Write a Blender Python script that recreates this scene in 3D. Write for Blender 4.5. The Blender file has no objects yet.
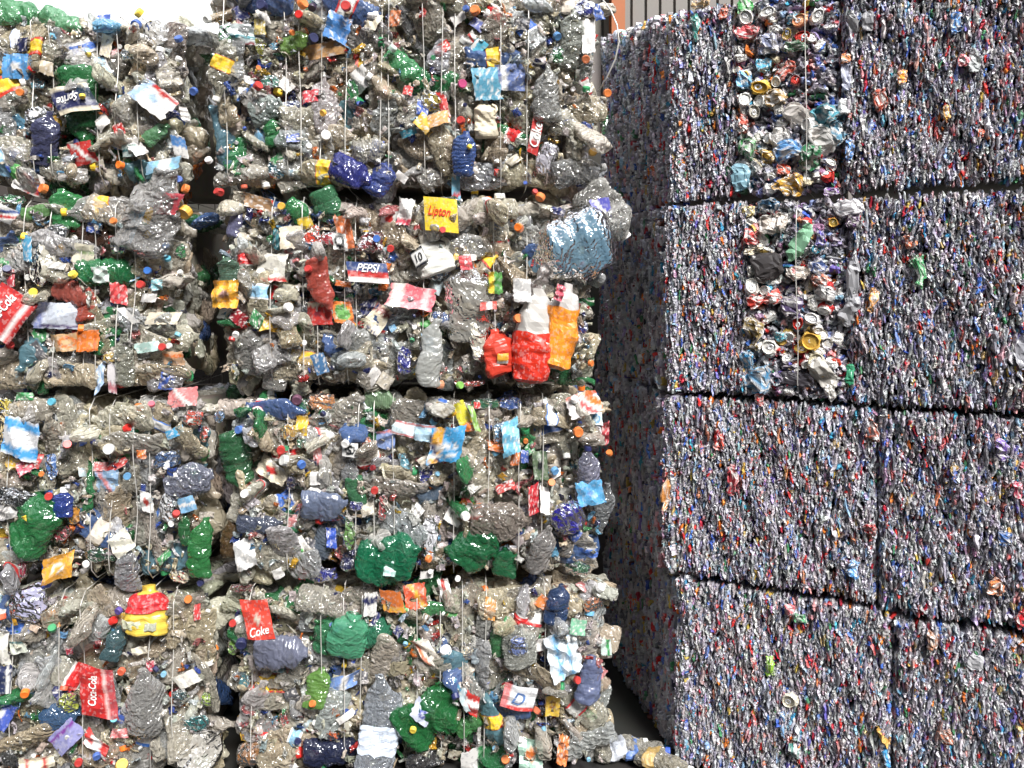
import bpy, math, random
import numpy as np
from mathutils import Matrix, Vector

random.seed(7)
RS = np.random.RandomState(11)
scene = bpy.context.scene
LINK = scene.collection.objects.link
PI = math.pi

# ------------------------------------------------------------------ camera
F_PX, HOR, CAM_H = 800.0, 290.0, 1.747
cd = bpy.data.cameras.new('camera')
cam = bpy.data.objects.new('camera', cd)
LINK(cam)
cam.location = (0, 0, CAM_H)
cam.rotation_euler = (PI / 2, 0, 0)
cd.sensor_width = 36
cd.lens = 36 * F_PX / 1024
cd.shift_y = -(384 - HOR) / 1024
cd.clip_start = 0.05
scene.camera = cam


def S(c):
    """sRGB 0-255 -> linear rgb"""
    out = []
    for v in c[:3]:
        v = v / 255.0
        out.append(v / 12.92 if v <= 0.04045 else ((v + 0.055) / 1.055) ** 2.4)
    return tuple(out)


# ------------------------------------------------------------------ materials
def new_mat(name):
    m = bpy.data.materials.new(name)
    m.use_nodes = True
    nt = m.node_tree
    nt.nodes.clear()
    out = nt.nodes.new('ShaderNodeOutputMaterial')
    return m, nt, out


def N(nt, kind, **kw):
    n = nt.nodes.new(kind)
    for k, v in kw.items():
        setattr(n, k, v)
    return n


def pet_material(name, lo, hi, from_attr=False, rough=0.2, trans=0.25, white=.3, bump=.85):
    m, nt, out = new_mat(name)
    L = nt.links.new
    if from_attr:
        c = N(nt, 'ShaderNodeAttribute', attribute_name='Col')
    else:
        c = N(nt, 'ShaderNodeObjectInfo')
    col = c.outputs['Color']
    lw = N(nt, 'ShaderNodeLayerWeight')
    lw.inputs['Blend'].default_value = 0.45
    mr = N(nt, 'ShaderNodeMapRange')
    mr.inputs['To Min'].default_value = lo
    mr.inputs['To Max'].default_value = hi
    L(lw.outputs['Facing'], mr.inputs['Value'])
    pr = N(nt, 'ShaderNodeBsdfPrincipled')
    L(col, pr.inputs['Base Color'])
    pr.inputs['Roughness'].default_value = rough
    pr.inputs['IOR'].default_value = 1.57
    pr.inputs['Specular IOR Level'].default_value = 0.0
    tc = N(nt, 'ShaderNodeTexCoord')
    nz = N(nt, 'ShaderNodeTexWave', wave_type='BANDS', bands_direction='DIAGONAL', wave_profile='TRI')
    nz.inputs['Scale'].default_value = 17
    nz.inputs['Distortion'].default_value = 9
    nz.inputs['Detail'].default_value = 2
    nz.inputs['Detail Scale'].default_value = 1.6
    nz.inputs['Detail Roughness'].default_value = .6
    L(tc.outputs['Object'], nz.inputs['Vector'])
    bp = N(nt, 'ShaderNodeBump')
    bp.inputs['Strength'].default_value = bump
    bp.inputs['Distance'].default_value = 0.005
    L(nz.outputs['Fac'], bp.inputs['Height'])
    L(bp.outputs['Normal'], pr.inputs['Normal'])
    # white noise lines: stress-whitened creases that also stand in for fine glints
    wh = None
    for sc_, wd in ((16, .012),):
        n2 = N(nt, 'ShaderNodeTexNoise')
        n2.inputs['Scale'].default_value = sc_
        n2.inputs['Detail'].default_value = 2
        n2.inputs['Distortion'].default_value = .6
        L(tc.outputs['Object'], n2.inputs['Vector'])
        su = N(nt, 'ShaderNodeMath', operation='SUBTRACT')
        su.inputs[1].default_value = .5
        L(n2.outputs['Fac'], su.inputs[0])
        ab = N(nt, 'ShaderNodeMath', operation='ABSOLUTE')
        L(su.outputs[0], ab.inputs[0])
        rg = N(nt, 'ShaderNodeMapRange')
        rg.inputs['From Max'].default_value = wd
        rg.inputs['To Min'].default_value = 1
        rg.inputs['To Max'].default_value = 0
        L(ab.outputs[0], rg.inputs['Value'])
        if wh is None:
            wh = rg.outputs['Result']
        else:
            mxm = N(nt, 'ShaderNodeMath', operation='MAXIMUM')
            L(wh, mxm.inputs[0])
            L(rg.outputs['Result'], mxm.inputs[1])
            wh = mxm.outputs[0]
    wf = N(nt, 'ShaderNodeMath', operation='MULTIPLY')
    wf.inputs[1].default_value = white
    L(wh, wf.inputs[0])
    wc = N(nt, 'ShaderNodeMix', data_type='RGBA')
    L(wf.outputs[0], wc.inputs['Factor'])
    L(col, wc.inputs['A'])
    wc.inputs['B'].default_value = (.9, .89, .86, 1)
    L(wc.outputs['Result'], pr.inputs['Base Color'])
    op = N(nt, 'ShaderNodeMath', operation='ADD')
    op.use_clamp = True
    L(mr.outputs['Result'], op.inputs[0])
    L(wf.outputs[0], op.inputs[1])
    tl = N(nt, 'ShaderNodeBsdfTranslucent')
    L(col, tl.inputs['Color'])
    mx = N(nt, 'ShaderNodeMixShader')
    mx.inputs['Fac'].default_value = trans
    L(pr.outputs[0], mx.inputs[1])
    L(tl.outputs[0], mx.inputs[2])
    tp = N(nt, 'ShaderNodeBsdfTransparent')
    tm = N(nt, 'ShaderNodeMix', data_type='RGBA')
    tm.inputs['Factor'].default_value = 0.4
    tm.inputs['A'].default_value = (1, 1, 1, 1)
    L(col, tm.inputs['B'])
    L(tm.outputs['Result'], tp.inputs['Color'])
    m2 = N(nt, 'ShaderNodeMixShader')
    L(op.outputs[0], m2.inputs['Fac'])
    L(tp.outputs[0], m2.inputs[1])
    L(mx.outputs[0], m2.inputs[2])
    gl = N(nt, 'ShaderNodeBsdfGlossy')
    gl.inputs['Roughness'].default_value = rough
    L(bp.outputs['Normal'], gl.inputs['Normal'])
    fr = N(nt, 'ShaderNodeFresnel')
    fr.inputs['IOR'].default_value = 1.75
    L(bp.outputs['Normal'], fr.inputs['Normal'])
    m3 = N(nt, 'ShaderNodeMixShader')
    L(fr.outputs[0], m3.inputs['Fac'])
    L(m2.outputs[0], m3.inputs[1])
    L(gl.outputs[0], m3.inputs[2])
    L(m3.outputs[0], out.inputs['Surface'])
    return m


def solid_material(name, rough=0.45, spec=0.4, attr=False, print_noise=0.0, trans=0.0):
    m, nt, out = new_mat(name)
    L = nt.links.new
    if attr:
        c = N(nt, 'ShaderNodeAttribute', attribute_name='Col')
    else:
        c = N(nt, 'ShaderNodeObjectInfo')
    col = c.outputs['Color']
    if print_noise:
        tc = N(nt, 'ShaderNodeTexCoord')
        vz = N(nt, 'ShaderNodeTexVoronoi')
        vz.inputs['Scale'].default_value = 120
        vz.distance = 'MANHATTAN'
        vz.inputs['Randomness'].default_value = .8
        L(tc.outputs['Object'], vz.inputs['Vector'])
        ramp = N(nt, 'ShaderNodeMapRange')
        ramp.inputs['From Min'].default_value = 0.72
        ramp.inputs['From Max'].default_value = 0.8
        ramp.inputs['To Max'].default_value = print_noise
        sp = N(nt, 'ShaderNodeSeparateColor')
        L(vz.outputs['Color'], sp.inputs[0])
        L(sp.outputs[0], ramp.inputs['Value'])
        mm = N(nt, 'ShaderNodeMix', data_type='RGBA')
        L(ramp.outputs['Result'], mm.inputs['Factor'])
        L(col, mm.inputs['A'])
        mm.inputs['B'].default_value = (0.75, 0.73, 0.7, 1)
        r2 = N(nt, 'ShaderNodeMapRange')
        r2.inputs['From Min'].default_value = .76
        r2.inputs['From Max'].default_value = .84
        r2.inputs['To Max'].default_value = print_noise * 1.2
        L(sp.outputs[1], r2.inputs['Value'])
        m2 = N(nt, 'ShaderNodeMix', data_type='RGBA')
        L(r2.outputs['Result'], m2.inputs['Factor'])
        L(mm.outputs['Result'], m2.inputs['A'])
        m2.inputs['B'].default_value = (.05, .05, .09, 1)
        col = m2.outputs['Result']
    pr = N(nt, 'ShaderNodeBsdfPrincipled')
    L(col, pr.inputs['Base Color'])
    pr.inputs['Roughness'].default_value = rough
    pr.inputs['Specular IOR Level'].default_value = spec
    if trans:
        tl = N(nt, 'ShaderNodeBsdfTranslucent')
        L(col, tl.inputs['Color'])
        mx = N(nt, 'ShaderNodeMixShader')
        mx.inputs['Fac'].default_value = trans
        L(pr.outputs[0], mx.inputs[1])
        L(tl.outputs[0], mx.inputs[2])
        L(mx.outputs[0], out.inputs['Surface'])
    else:
        L(pr.outputs[0], out.inputs['Surface'])
    return m


def metal_material(name, attr=True):
    """crushed drinks cans: alpha of Col tells bare metal (1) from printed lacquer (0)"""
    m, nt, out = new_mat(name)
    L = nt.links.new
    if attr:
        c = N(nt, 'ShaderNodeAttribute', attribute_name='Col')
    else:
        c = N(nt, 'ShaderNodeObjectInfo')
    pr = N(nt, 'ShaderNodeBsdfPrincipled')
    L(c.outputs['Color'], pr.inputs['Base Color'])
    mt = N(nt, 'ShaderNodeMath', operation='MULTIPLY')
    mt.inputs[1].default_value = .5
    L(c.outputs['Alpha'], mt.inputs[0])
    L(mt.outputs[0], pr.inputs['Metallic'])
    pr.inputs['Roughness'].default_value = 0.52
    L(pr.outputs[0], out.inputs['Surface'])
    tc = N(nt, 'ShaderNodeTexCoord')
    nz = N(nt, 'ShaderNodeTexNoise')
    nz.inputs['Scale'].default_value = 160
    nz.inputs['Detail'].default_value = 2
    L(tc.outputs['Object'], nz.inputs['Vector'])
    bp = N(nt, 'ShaderNodeBump')
    bp.inputs['Strength'].default_value = 0.5
    bp.inputs['Distance'].default_value = 0.006
    L(nz.outputs['Fac'], bp.inputs['Height'])
    L(bp.outputs['Normal'], pr.inputs['Normal'])
    return m


def plain(name, c, rough=0.6, metallic=0.0, noise=0.0, scale=8.0):
    m, nt, out = new_mat(name)
    L = nt.links.new
    pr = N(nt, 'ShaderNodeBsdfPrincipled')
    pr.inputs['Base Color'].default_value = (*S(c), 1)
    pr.inputs['Roughness'].default_value = rough
    pr.inputs['Metallic'].default_value = metallic
    if noise:
        tc = N(nt, 'ShaderNodeTexCoord')
        nz = N(nt, 'ShaderNodeTexNoise')
        nz.inputs['Scale'].default_value = scale
        nz.inputs['Detail'].default_value = 6
        L(tc.outputs['Object'], nz.inputs['Vector'])
        mm = N(nt, 'ShaderNodeMix', data_type='RGBA', blend_type='MULTIPLY')
        mm.inputs['Factor'].default_value = noise
        mm.inputs['A'].default_value = (*S(c), 1)
        L(nz.outputs['Color'], mm.inputs['B'])
        L(mm.outputs['Result'], pr.inputs['Base Color'])
    L(pr.outputs[0], out.inputs['Surface'])
    return m


M_PET = pet_material('clear_bottle_plastic', 0.24, 0.9, rough=0.1)
M_TINT = pet_material('tinted_bottle_plastic', 0.5, 0.95, rough=0.11, trans=0.4, white=.12, bump=.5)
M_FILL = pet_material('packed_bottle_plastic', 0.42, .97, from_attr=True, rough=0.12)
M_SCRAP = pet_material('scrap_plastic', 0.6, 1.0, rough=0.2, trans=0.3, bump=.5)
M_OPAQ = solid_material('opaque_plastic', 0.35, 0.5, trans=0.12)
M_FILM = solid_material('plastic_film', 0.3, 0.5, trans=0.3)
M_CAP = solid_material('cap_plastic', 0.4, 0.45)
M_LABEL = solid_material('printed_label_film', 0.4, 0.4, attr=True, print_noise=0.2, trans=0.15)
M_INK = solid_material('lettering_ink', 0.45, 0.3)
M_WIRE = plain('galvanised_baling_wire', (205, 202, 196), 0.4, 0.35)
M_CAN = metal_material('crushed_can_metal')
M_CORE = plain('packed_plastic_core', (140, 132, 118), 0.8, 0, 0.5, 20)
M_CANCORE = plain('packed_can_core', (70, 70, 72), 0.5, 0.6, 0.5, 30)

# ------------------------------------------------------------------ mesh helpers


def mesh(name, V, Fc, mats=(), cols=None, smooth=False, midx=None):
    me = bpy.data.meshes.new(name)
    V = np.asarray(V, dtype=np.float32)
    if isinstance(Fc, np.ndarray):
        k = Fc.shape[1]
        nf = Fc.shape[0]
        me.vertices.add(len(V))
        me.vertices.foreach_set('co', V.ravel())
        me.loops.add(nf * k)
        me.loops.foreach_set('vertex_index', Fc.ravel().astype(np.int32))
        me.polygons.add(nf)
        me.polygons.foreach_set('loop_start', np.arange(0, nf * k, k, dtype=np.int32))
        me.polygons.foreach_set('loop_total', np.full(nf, k, dtype=np.int32))
        me.update(calc_edges=True)
        me.validate()
    else:
        me.from_pydata(V.tolist(), [], Fc)
        me.update()
    for m in mats:
        me.materials.append(m)
    if cols is not None:
        a = me.color_attributes.new('Col', 'FLOAT_COLOR', 'POINT')
        a.data.foreach_set('color', np.asarray(cols, dtype=np.float32).ravel())
    if midx is not None:
        me.polygons.foreach_set('material_index', np.asarray(midx, dtype=np.int32))
    me.polygons.foreach_set('use_smooth', np.full(len(me.polygons), bool(smooth)))
    return me


def grid_faces(r, c, wrap=False):
    """r rows of c vertices"""
    i = np.arange(r - 1)[:, None]
    j = np.arange(c if wrap else c - 1)[None, :]
    a = i * c + j
    b = i * c + (j + 1) % c
    return np.stack([a, b, b + c, a + c], -1).reshape(-1, 4)


def tri(x):
    return 2 * np.abs(2 * (x - np.floor(x + 0.5))) - 1


class Crumple:
    """sharp folds: triangle waves along random directions"""

    def __init__(self, rs, n, f0, f1, amp, zbias=1.0):
        self.k = []
        for _ in range(n):
            d = rs.normal(size=3)
            d /= np.linalg.norm(d)
            o = rs.normal(size=3) * np.array([0.6, 0.6, zbias])
            o /= max(np.linalg.norm(o), 1e-6)
            f = rs.uniform(f0, f1)
            self.k.append((d * f, rs.rand(), o * amp * rs.uniform(0.4, 1) * (f0 / f) ** 0.5))

    def __call__(self, P):
        D = np.zeros_like(P)
        for d, ph, o in self.k:
            D += tri(P @ d + ph)[:, None] * o
        return P + D


def bottle_geo(seed, L=0.3, R=0.045, flat=0.5, nr=48, na=18, crump=1.0, style=0):
    """crushed drinks bottle along local x, thin across local z. Returns body(V,F), label(V,F), cap(V,F)"""
    rs = np.random.RandomState(seed)
    if style == 0:      # ribbed soft drink bottle with waist and petal foot
        prof = [(0, .45), (.01, .72), (.04, .97), (.12, 1), (.3, 1), (.36, .9), (.4, .98), (.62, 1), (.7, .97), (.8, .72), (.88, .42), (.91, .3), (1, .28)]
    elif style == 1:    # straight water bottle
        prof = [(0, .5), (.015, .85), (.05, 1), (.72, 1), (.78, .95), (.86, .7), (.92, .4), (.94, .32), (1, .31)]
    else:               # squat wide-mouth bottle
        prof = [(0, .5), (.02, .88), (.06, 1), (.45, 1), (.52, .92), (.68, .98), (.8, .85), (.88, .52), (.91, .45), (1, .44)]
    pt = np.array([p[0] for p in prof])
    pr = np.array([p[1] for p in prof])
    ribf = rs.randint(10, 19)
    riba = rs.choice([.006, .012, .02, .035])
    bend = rs.normal() * 0.9
    twist = rs.normal() * 0.5
    cr1 = Crumple(rs, 4, 5, 9, 0.011 * crump * R / .045, 1.4)
    cr2 = Crumple(rs, 5, 14, 30, 0.0055 * crump * R / .045)
    cr3 = Crumple(rs, 6, 35, 60, 0.0017 * crump)

    def place(t, ang, rad_add=0.0, rigid=None):
        r = np.interp(t, pt, pr) * R
        body = (t < .86) & (t > .1)
        r = r + np.where(body, riba * R * np.sin(t * ribf * 2 * PI), 0) + rad_add
        neck = np.clip((t - .8) / .1, 0, 1)
        fl = flat + (1 - flat) * neck * .85
        wid = 1 + (1 - flat) * .42 * (1 - neck)
        a = ang + twist * t
        y = np.cos(ang) * r * wid
        z = np.sin(ang) * r * fl
        x = (t - .5) * L
        P = np.stack([x, y, z], -1).reshape(-1, 3)
        return P

    def deform(P, amt=1.0):
        Q = cr3(cr2(cr1(P)))
        Q[:, 1] += bend * Q[:, 0] ** 2 * 1.1
        Q[:, 2] += 0.5 * bend * Q[:, 0] ** 2
        return Q

    ts = np.concatenate([[0, .012, .04], np.linspace(.09, .86, nr - 7), [.9, .92, .96, 1.0]])
    A = np.linspace(0, 2 * PI, na, endpoint=False)
    T, G = np.meshgrid(ts, A, indexing='ij')
    V = place(T, G)
    V = np.vstack([V, [[-.5 * L + .01, 0, 0]], [[.5 * L, 0, 0]]])
    V = deform(V)
    n = len(ts) * na
    Fc = grid_faces(len(ts), na, True).tolist()
    for j in range(na):
        Fc.append([n, (j + 1) % na, j])
        b = (len(ts) - 1) * na
        Fc.append([n + 1, b + j, b + (j + 1) % na])
    # label band
    t0 = rs.uniform(.2, .4)
    t1 = t0 + rs.uniform(.2, .32)
    tl = np.linspace(t0, t1, 14)
    T, G = np.meshgrid(tl, A, indexing='ij')
    LV = deform(place(T, G, 0.0022))
    LF = grid_faces(len(tl), na, True)
    # cap, carried rigidly by the folded neck
    o = deform(np.array([[.5 * L - .008, 0, 0]]))[0]
    capR = .31 * R if style < 2 else .47 * R
    CV, CF = cap_geo(max(capR, .0135), .017)
    CV = np.stack([CV[:, 2], CV[:, 1], -CV[:, 0]], -1) + o + np.array([0, 0, 0])
    return (V, Fc), (LV, LF), (CV, CF)


def cap_geo(r=.014, h=.015, n=24):
    """ribbed screw cap, axis z, top at +h"""
    rings = [(r * .88, 0.0), (r, 0.0), (r, h * .8), (r * .93, h), (r * .6, h), (r * .55, h * .96)]
    V = []
    for k, (rr, z) in enumerate(rings):
        for j in range(n):
            q = rr * (1 + (.035 if j % 2 and k in (1, 2) else 0))
            V.append((q * math.cos(2 * PI * j / n), q * math.sin(2 * PI * j / n), z))
    Fc = grid_faces(len(rings), n, True).tolist()
    Fc.append([(len(rings) - 1) * n + j for j in range(n)])
    Fc.append([n - 1 - j for j in range(n)])
    return np.array(V), Fc


def blob_geo(seed, w, h, d, crump=1.0, e=.75):
    """crumpled closed piece of plastic film or container wall"""
    rs = np.random.RandomState(seed)
    nr, na = 18, 26
    u = np.linspace(-PI / 2 * .98, PI / 2 * .98, nr)
    A = np.linspace(0, 2 * PI, na, endpoint=False)
    U, G = np.meshgrid(u, A, indexing='ij')
    sp = lambda v: np.sign(v) * np.abs(v) ** e
    P = np.stack([sp(np.cos(U)) * sp(np.cos(G)) * w / 2, sp(np.sin(U)) * h / 2, sp(np.cos(U)) * sp(np.sin(G)) * d / 2], -1).reshape(-1, 3)
    s = (w + h) / 2
    P = Crumple(rs, 4, .8 / s, 1.6 / s, .10 * s * crump, 1.2)(P)
    P = Crumple(rs, 5, 2.2 / s, 4.5 / s, .05 * s * crump)(P)
    P = Crumple(rs, 5, 5 / s, 9 / s, .018 * s * crump)(P)
    Fc = grid_faces(nr, na, True).tolist()
    Fc.append(list(range(na))[::-1])
    Fc.append([(nr - 1) * na + j for j in range(na)])
    return P, Fc


class Sheet:
    """gently folded label sheet w x h in local xy, thickness th"""

    def __init__(self, seed, w, h, amp=.05):
        rs = np.random.RandomState(seed)
        s = (w + h) / 2
        self.w, self.h = w, h
        self.ks = [(rs.normal(size=2) / s * rs.uniform(.5, 1.1), rs.rand(), rs.uniform(.4, 1) * amp * s) for _ in range(3)]
        self.bow = rs.uniform(.1, .5) / max(s, .02)
        self.sh = rs.normal(size=2) * .12

    def z(self, x, y):
        d = -self.bow * x ** 2
        for k, ph, a in self.ks:
            d = d + a * tri(x * k[0] + y * k[1] + ph)
        return d

    def geo(self, nx=13, ny=11, th=.0012, edge=None):
        xs = np.linspace(-.5, .5, nx)
        ys = np.linspace(-.5, .5, ny)
        Y, X = np.meshgrid(ys, xs, indexing='ij')
        if edge is not None:
            X = X + edge.normal(size=X.shape) * .02
            Y = Y + edge.normal(size=Y.shape) * .02
        x = (X + self.sh[0] * Y) * self.w
        y = (Y + self.sh[1] * X) * self.h
        z = self.z(x, y)
        top = np.stack([x, y, z], -1).reshape(-1, 3)
        bot = top - np.array([0, 0, th])
        n = nx * ny
        f = grid_faces(ny, nx)
        Fc = f.tolist() + (f[:, ::-1] + n).tolist()
        rim = [j for j in range(nx)] + [i * nx + nx - 1 for i in range(1, ny)] + [(ny - 1) * nx + j for j in range(nx - 2, -1, -1)] + [i * nx for i in range(ny - 2, 0, -1)]
        for a, b in zip(rim, rim[1:] + rim[:1]):
            Fc.append([b, a, a + n, b + n])
        return np.vstack([top, bot]), Fc, X.ravel(), Y.ravel()


# ------------------------------------------------------------------ the two stack fronts as planes
class Plane:
    def __init__(self, o, u):
        self.o = np.array([o[0], o[1], 0.0])
        u = np.array([u[0], u[1], 0.0])
        self.u = u / np.linalg.norm(u)
        self.w = np.array([0, 0, 1.0])
        self.n = np.array([self.u[1], -self.u[0], 0.0])     # towards the camera side

    def s_of(self, px):
        k = (px - 512) / F_PX
        # (o+u s).x = k (o+u s).y
        return (k * self.o[1] - self.o[0]) / (self.u[0] - k * self.u[1])

    def sz(self, px, py):
        s = self.s_of(px)
        p = self.o + self.u * s
        return s, CAM_H + (HOR - py) / F_PX * p[1]

    def scale(self, px):
        p = self.o + self.u * self.s_of(px)
        return p[1] / F_PX

    def pt(self, s, z, out=0.0):
        return self.o + self.u * s + self.w * z + self.n * out


PL = Plane((0, 2.9), (1, .05))
PR = Plane((.583, 2.95), (.896, -.443))
PD = Plane((.583, 2.95), (.477, -.879))      # shaded flank of the can stack: s < 0 runs back into the aisle


def frame(P, pos, ang=0.0, tilt=(0, 0)):
    """matrix: local x along the face at ang degrees, local z outward"""
    a = math.radians(ang)
    ex = P.u * math.cos(a) + P.w * math.sin(a)
    ez = P.n
    ey = np.cross(ez, ex)
    R = Matrix(((ex[0], ey[0], ez[0]), (ex[1], ey[1], ez[1]), (ex[2], ey[2], ez[2]))).to_4x4()
    R = R @ Matrix.Rotation(tilt[0], 4, 'X') @ Matrix.Rotation(tilt[1], 4, 'Y')
    R.translation = Vector(pos)
    return R


COUNT = {}


def put(name, me, M, parent, col=None, label=None):
    """link mesh ME as object NAME under PARENT; M is in world space"""
    o = bpy.data.objects.new(name, me)
    LINK(o)
    if parent is not None:
        o.parent = parent
        base = parent['_w'] if '_w' in parent else None
        o.matrix_basis = WM[parent.name].inverted() @ M
    else:
        o.matrix_basis = M
    WM[o.name] = M.copy()
    if col is not None:
        o.color = (*col, 1)
    if label:
        o['label'] = label
    return o


WM = {}


def thing(name, label, cat, loc, group=None):
    o = bpy.data.objects.new(name, None)
    o.empty_display_size = .1
    LINK(o)
    M = Matrix.Translation(Vector(loc))
    o.matrix_basis = M
    WM[o.name] = M
    o['label'] = label
    o['category'] = cat
    if group:
        o['group'] = group
    return o


def jit(c, a=.06):
    k = 1 + random.uniform(-a, a)
    return tuple(min(1, max(0, v * k * (1 + random.uniform(-a / 2, a / 2)))) for v in c)


# colour words used for the labels of parts
WORDS = [((215, 55, 50), 'red'), ((240, 120, 40), 'orange'), ((240, 200, 50), 'yellow'), ((60, 160, 85), 'green'), ((140, 195, 90), 'lime green'),
         ((60, 85, 180), 'blue'), ((110, 180, 225), 'pale blue'), ((40, 45, 90), 'navy blue'), ((90, 150, 160), 'teal'), ((225, 220, 210), 'white'),
         ((150, 145, 140), 'grey'), ((35, 35, 38), 'black'), ((110, 70, 45), 'brown'), ((225, 110, 130), 'pink'), ((150, 130, 190), 'purple'), ((225, 205, 160), 'cream')]


def mute(c, k=.14):
    g = .3 * c[0] + .59 * c[1] + .11 * c[2]
    return tuple((v + (g - v) * k) * .97 for v in c)


def word(c):
    return min(WORDS, key=lambda w: sum((a - b) ** 2 for a, b in zip(w[0], c)))[1]


# ------------------------------------------------------------------ shared bottle variants
VAR = []
for i in range(30):
    st = i % 3
    L_ = random.uniform(.19, .27) if st != 2 else random.uniform(.15, .19)
    R_ = random.uniform(.033, .043)
    b, l, c = bottle_geo(100 + i, L_, R_, random.uniform(.35, .62), crump=random.uniform(.8, 1.3), style=st)
    rs_ = np.random.RandomState(i)
    lc = [((205, 45, 45), (235, 230, 225)), ((235, 235, 235), (70, 120, 200)), ((70, 110, 190), (235, 235, 235)), ((240, 200, 60), (200, 60, 40)),
          ((225, 225, 220), (200, 60, 60)), ((150, 195, 225), (240, 240, 240)), ((90, 160, 90), (235, 230, 200)), ((215, 205, 190), (120, 110, 100))][i % 8]
    nl = 14
    band = rs_.randint(1, 4)
    cols = np.array([(*S(lc[1] if (r < band or r >= nl - band) else lc[0]), 1) for r in range(nl) for _ in range(len(l[0]) // nl)])
    VAR.append((mesh('crushed_bottle', b[0], b[1], [M_PET], smooth=True), mesh('bottle_label', l[0], l[1], [M_LABEL], cols), mesh('bottle_cap', c[0], c[1], [M_CAP])))
CAPME = mesh('bottle_cap', *cap_geo(), [M_CAP])

CLEAR = [(230, 222, 202), (220, 212, 196), (240, 233, 216), (210, 203, 190), (226, 222, 218), (214, 217, 218), (234, 220, 190), (222, 206, 176)]
CAPCOL = [(225, 225, 220), (230, 228, 225), (222, 220, 214), (215, 215, 210), (200, 200, 196), (205, 50, 45), (60, 90, 185), (235, 120, 45), (55, 140, 90), (240, 200, 60), (40, 45, 90), (120, 180, 215)]
SCRAPCOL = [(205, 55, 50), (225, 220, 215), (232, 228, 222), (70, 100, 190), (120, 180, 220), (240, 190, 60), (235, 130, 60), (60, 140, 80), (205, 195, 175), (200, 120, 120), (90, 90, 95), (50, 55, 110), (225, 215, 190), (180, 200, 205)]


# ------------------------------------------------------------------ bottle bales
def relief(s, z, B):
    """bulge of the bale front: pulled in at its edges, wavy elsewhere"""
    s0, s1, z0, z1 = B['s0'], B['s1'], B['z0'], B['z1']
    d = .022 * math.sin(s * 9 + z0 * 5) * math.cos(z * 11 + s * 3) + .012 * math.sin(s * 23 + z * 17)
    for e in ((s - s0), (s1 - s), (z - z0), (z1 - z)):
        e = max(e, 0)
        if e < .09:
            d -= .055 * (1 - e / .09) ** 2
    return d


def place_bottle(B, s, z, ang, out, col, tint, var=None, cap=None, lab=True, tilt=None, scale=1.0, me=None, label=None):
    P = B['P']
    v = VAR[random.randrange(len(VAR))] if var is None else VAR[var]
    if tilt is None:
        tilt = (random.gauss(0, .5), random.gauss(0, .28))
    M = frame(P, P.pt(s, z, out + relief(s, z, B)), ang, tilt) @ Matrix.Scale(scale, 4)
    o = put('crushed_bottle', me or v[0], M, B['root'], jit(S(col)), label)
    if tint:
        o.material_slots[0].link = 'OBJECT'
        o.material_slots[0].material = M_TINT
    if me is None:
        if lab:
            l = put('bottle_label', v[1], M, o)
        if cap is not None:
            put('bottle_cap', v[2], M, o, S(cap))
    return o


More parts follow.
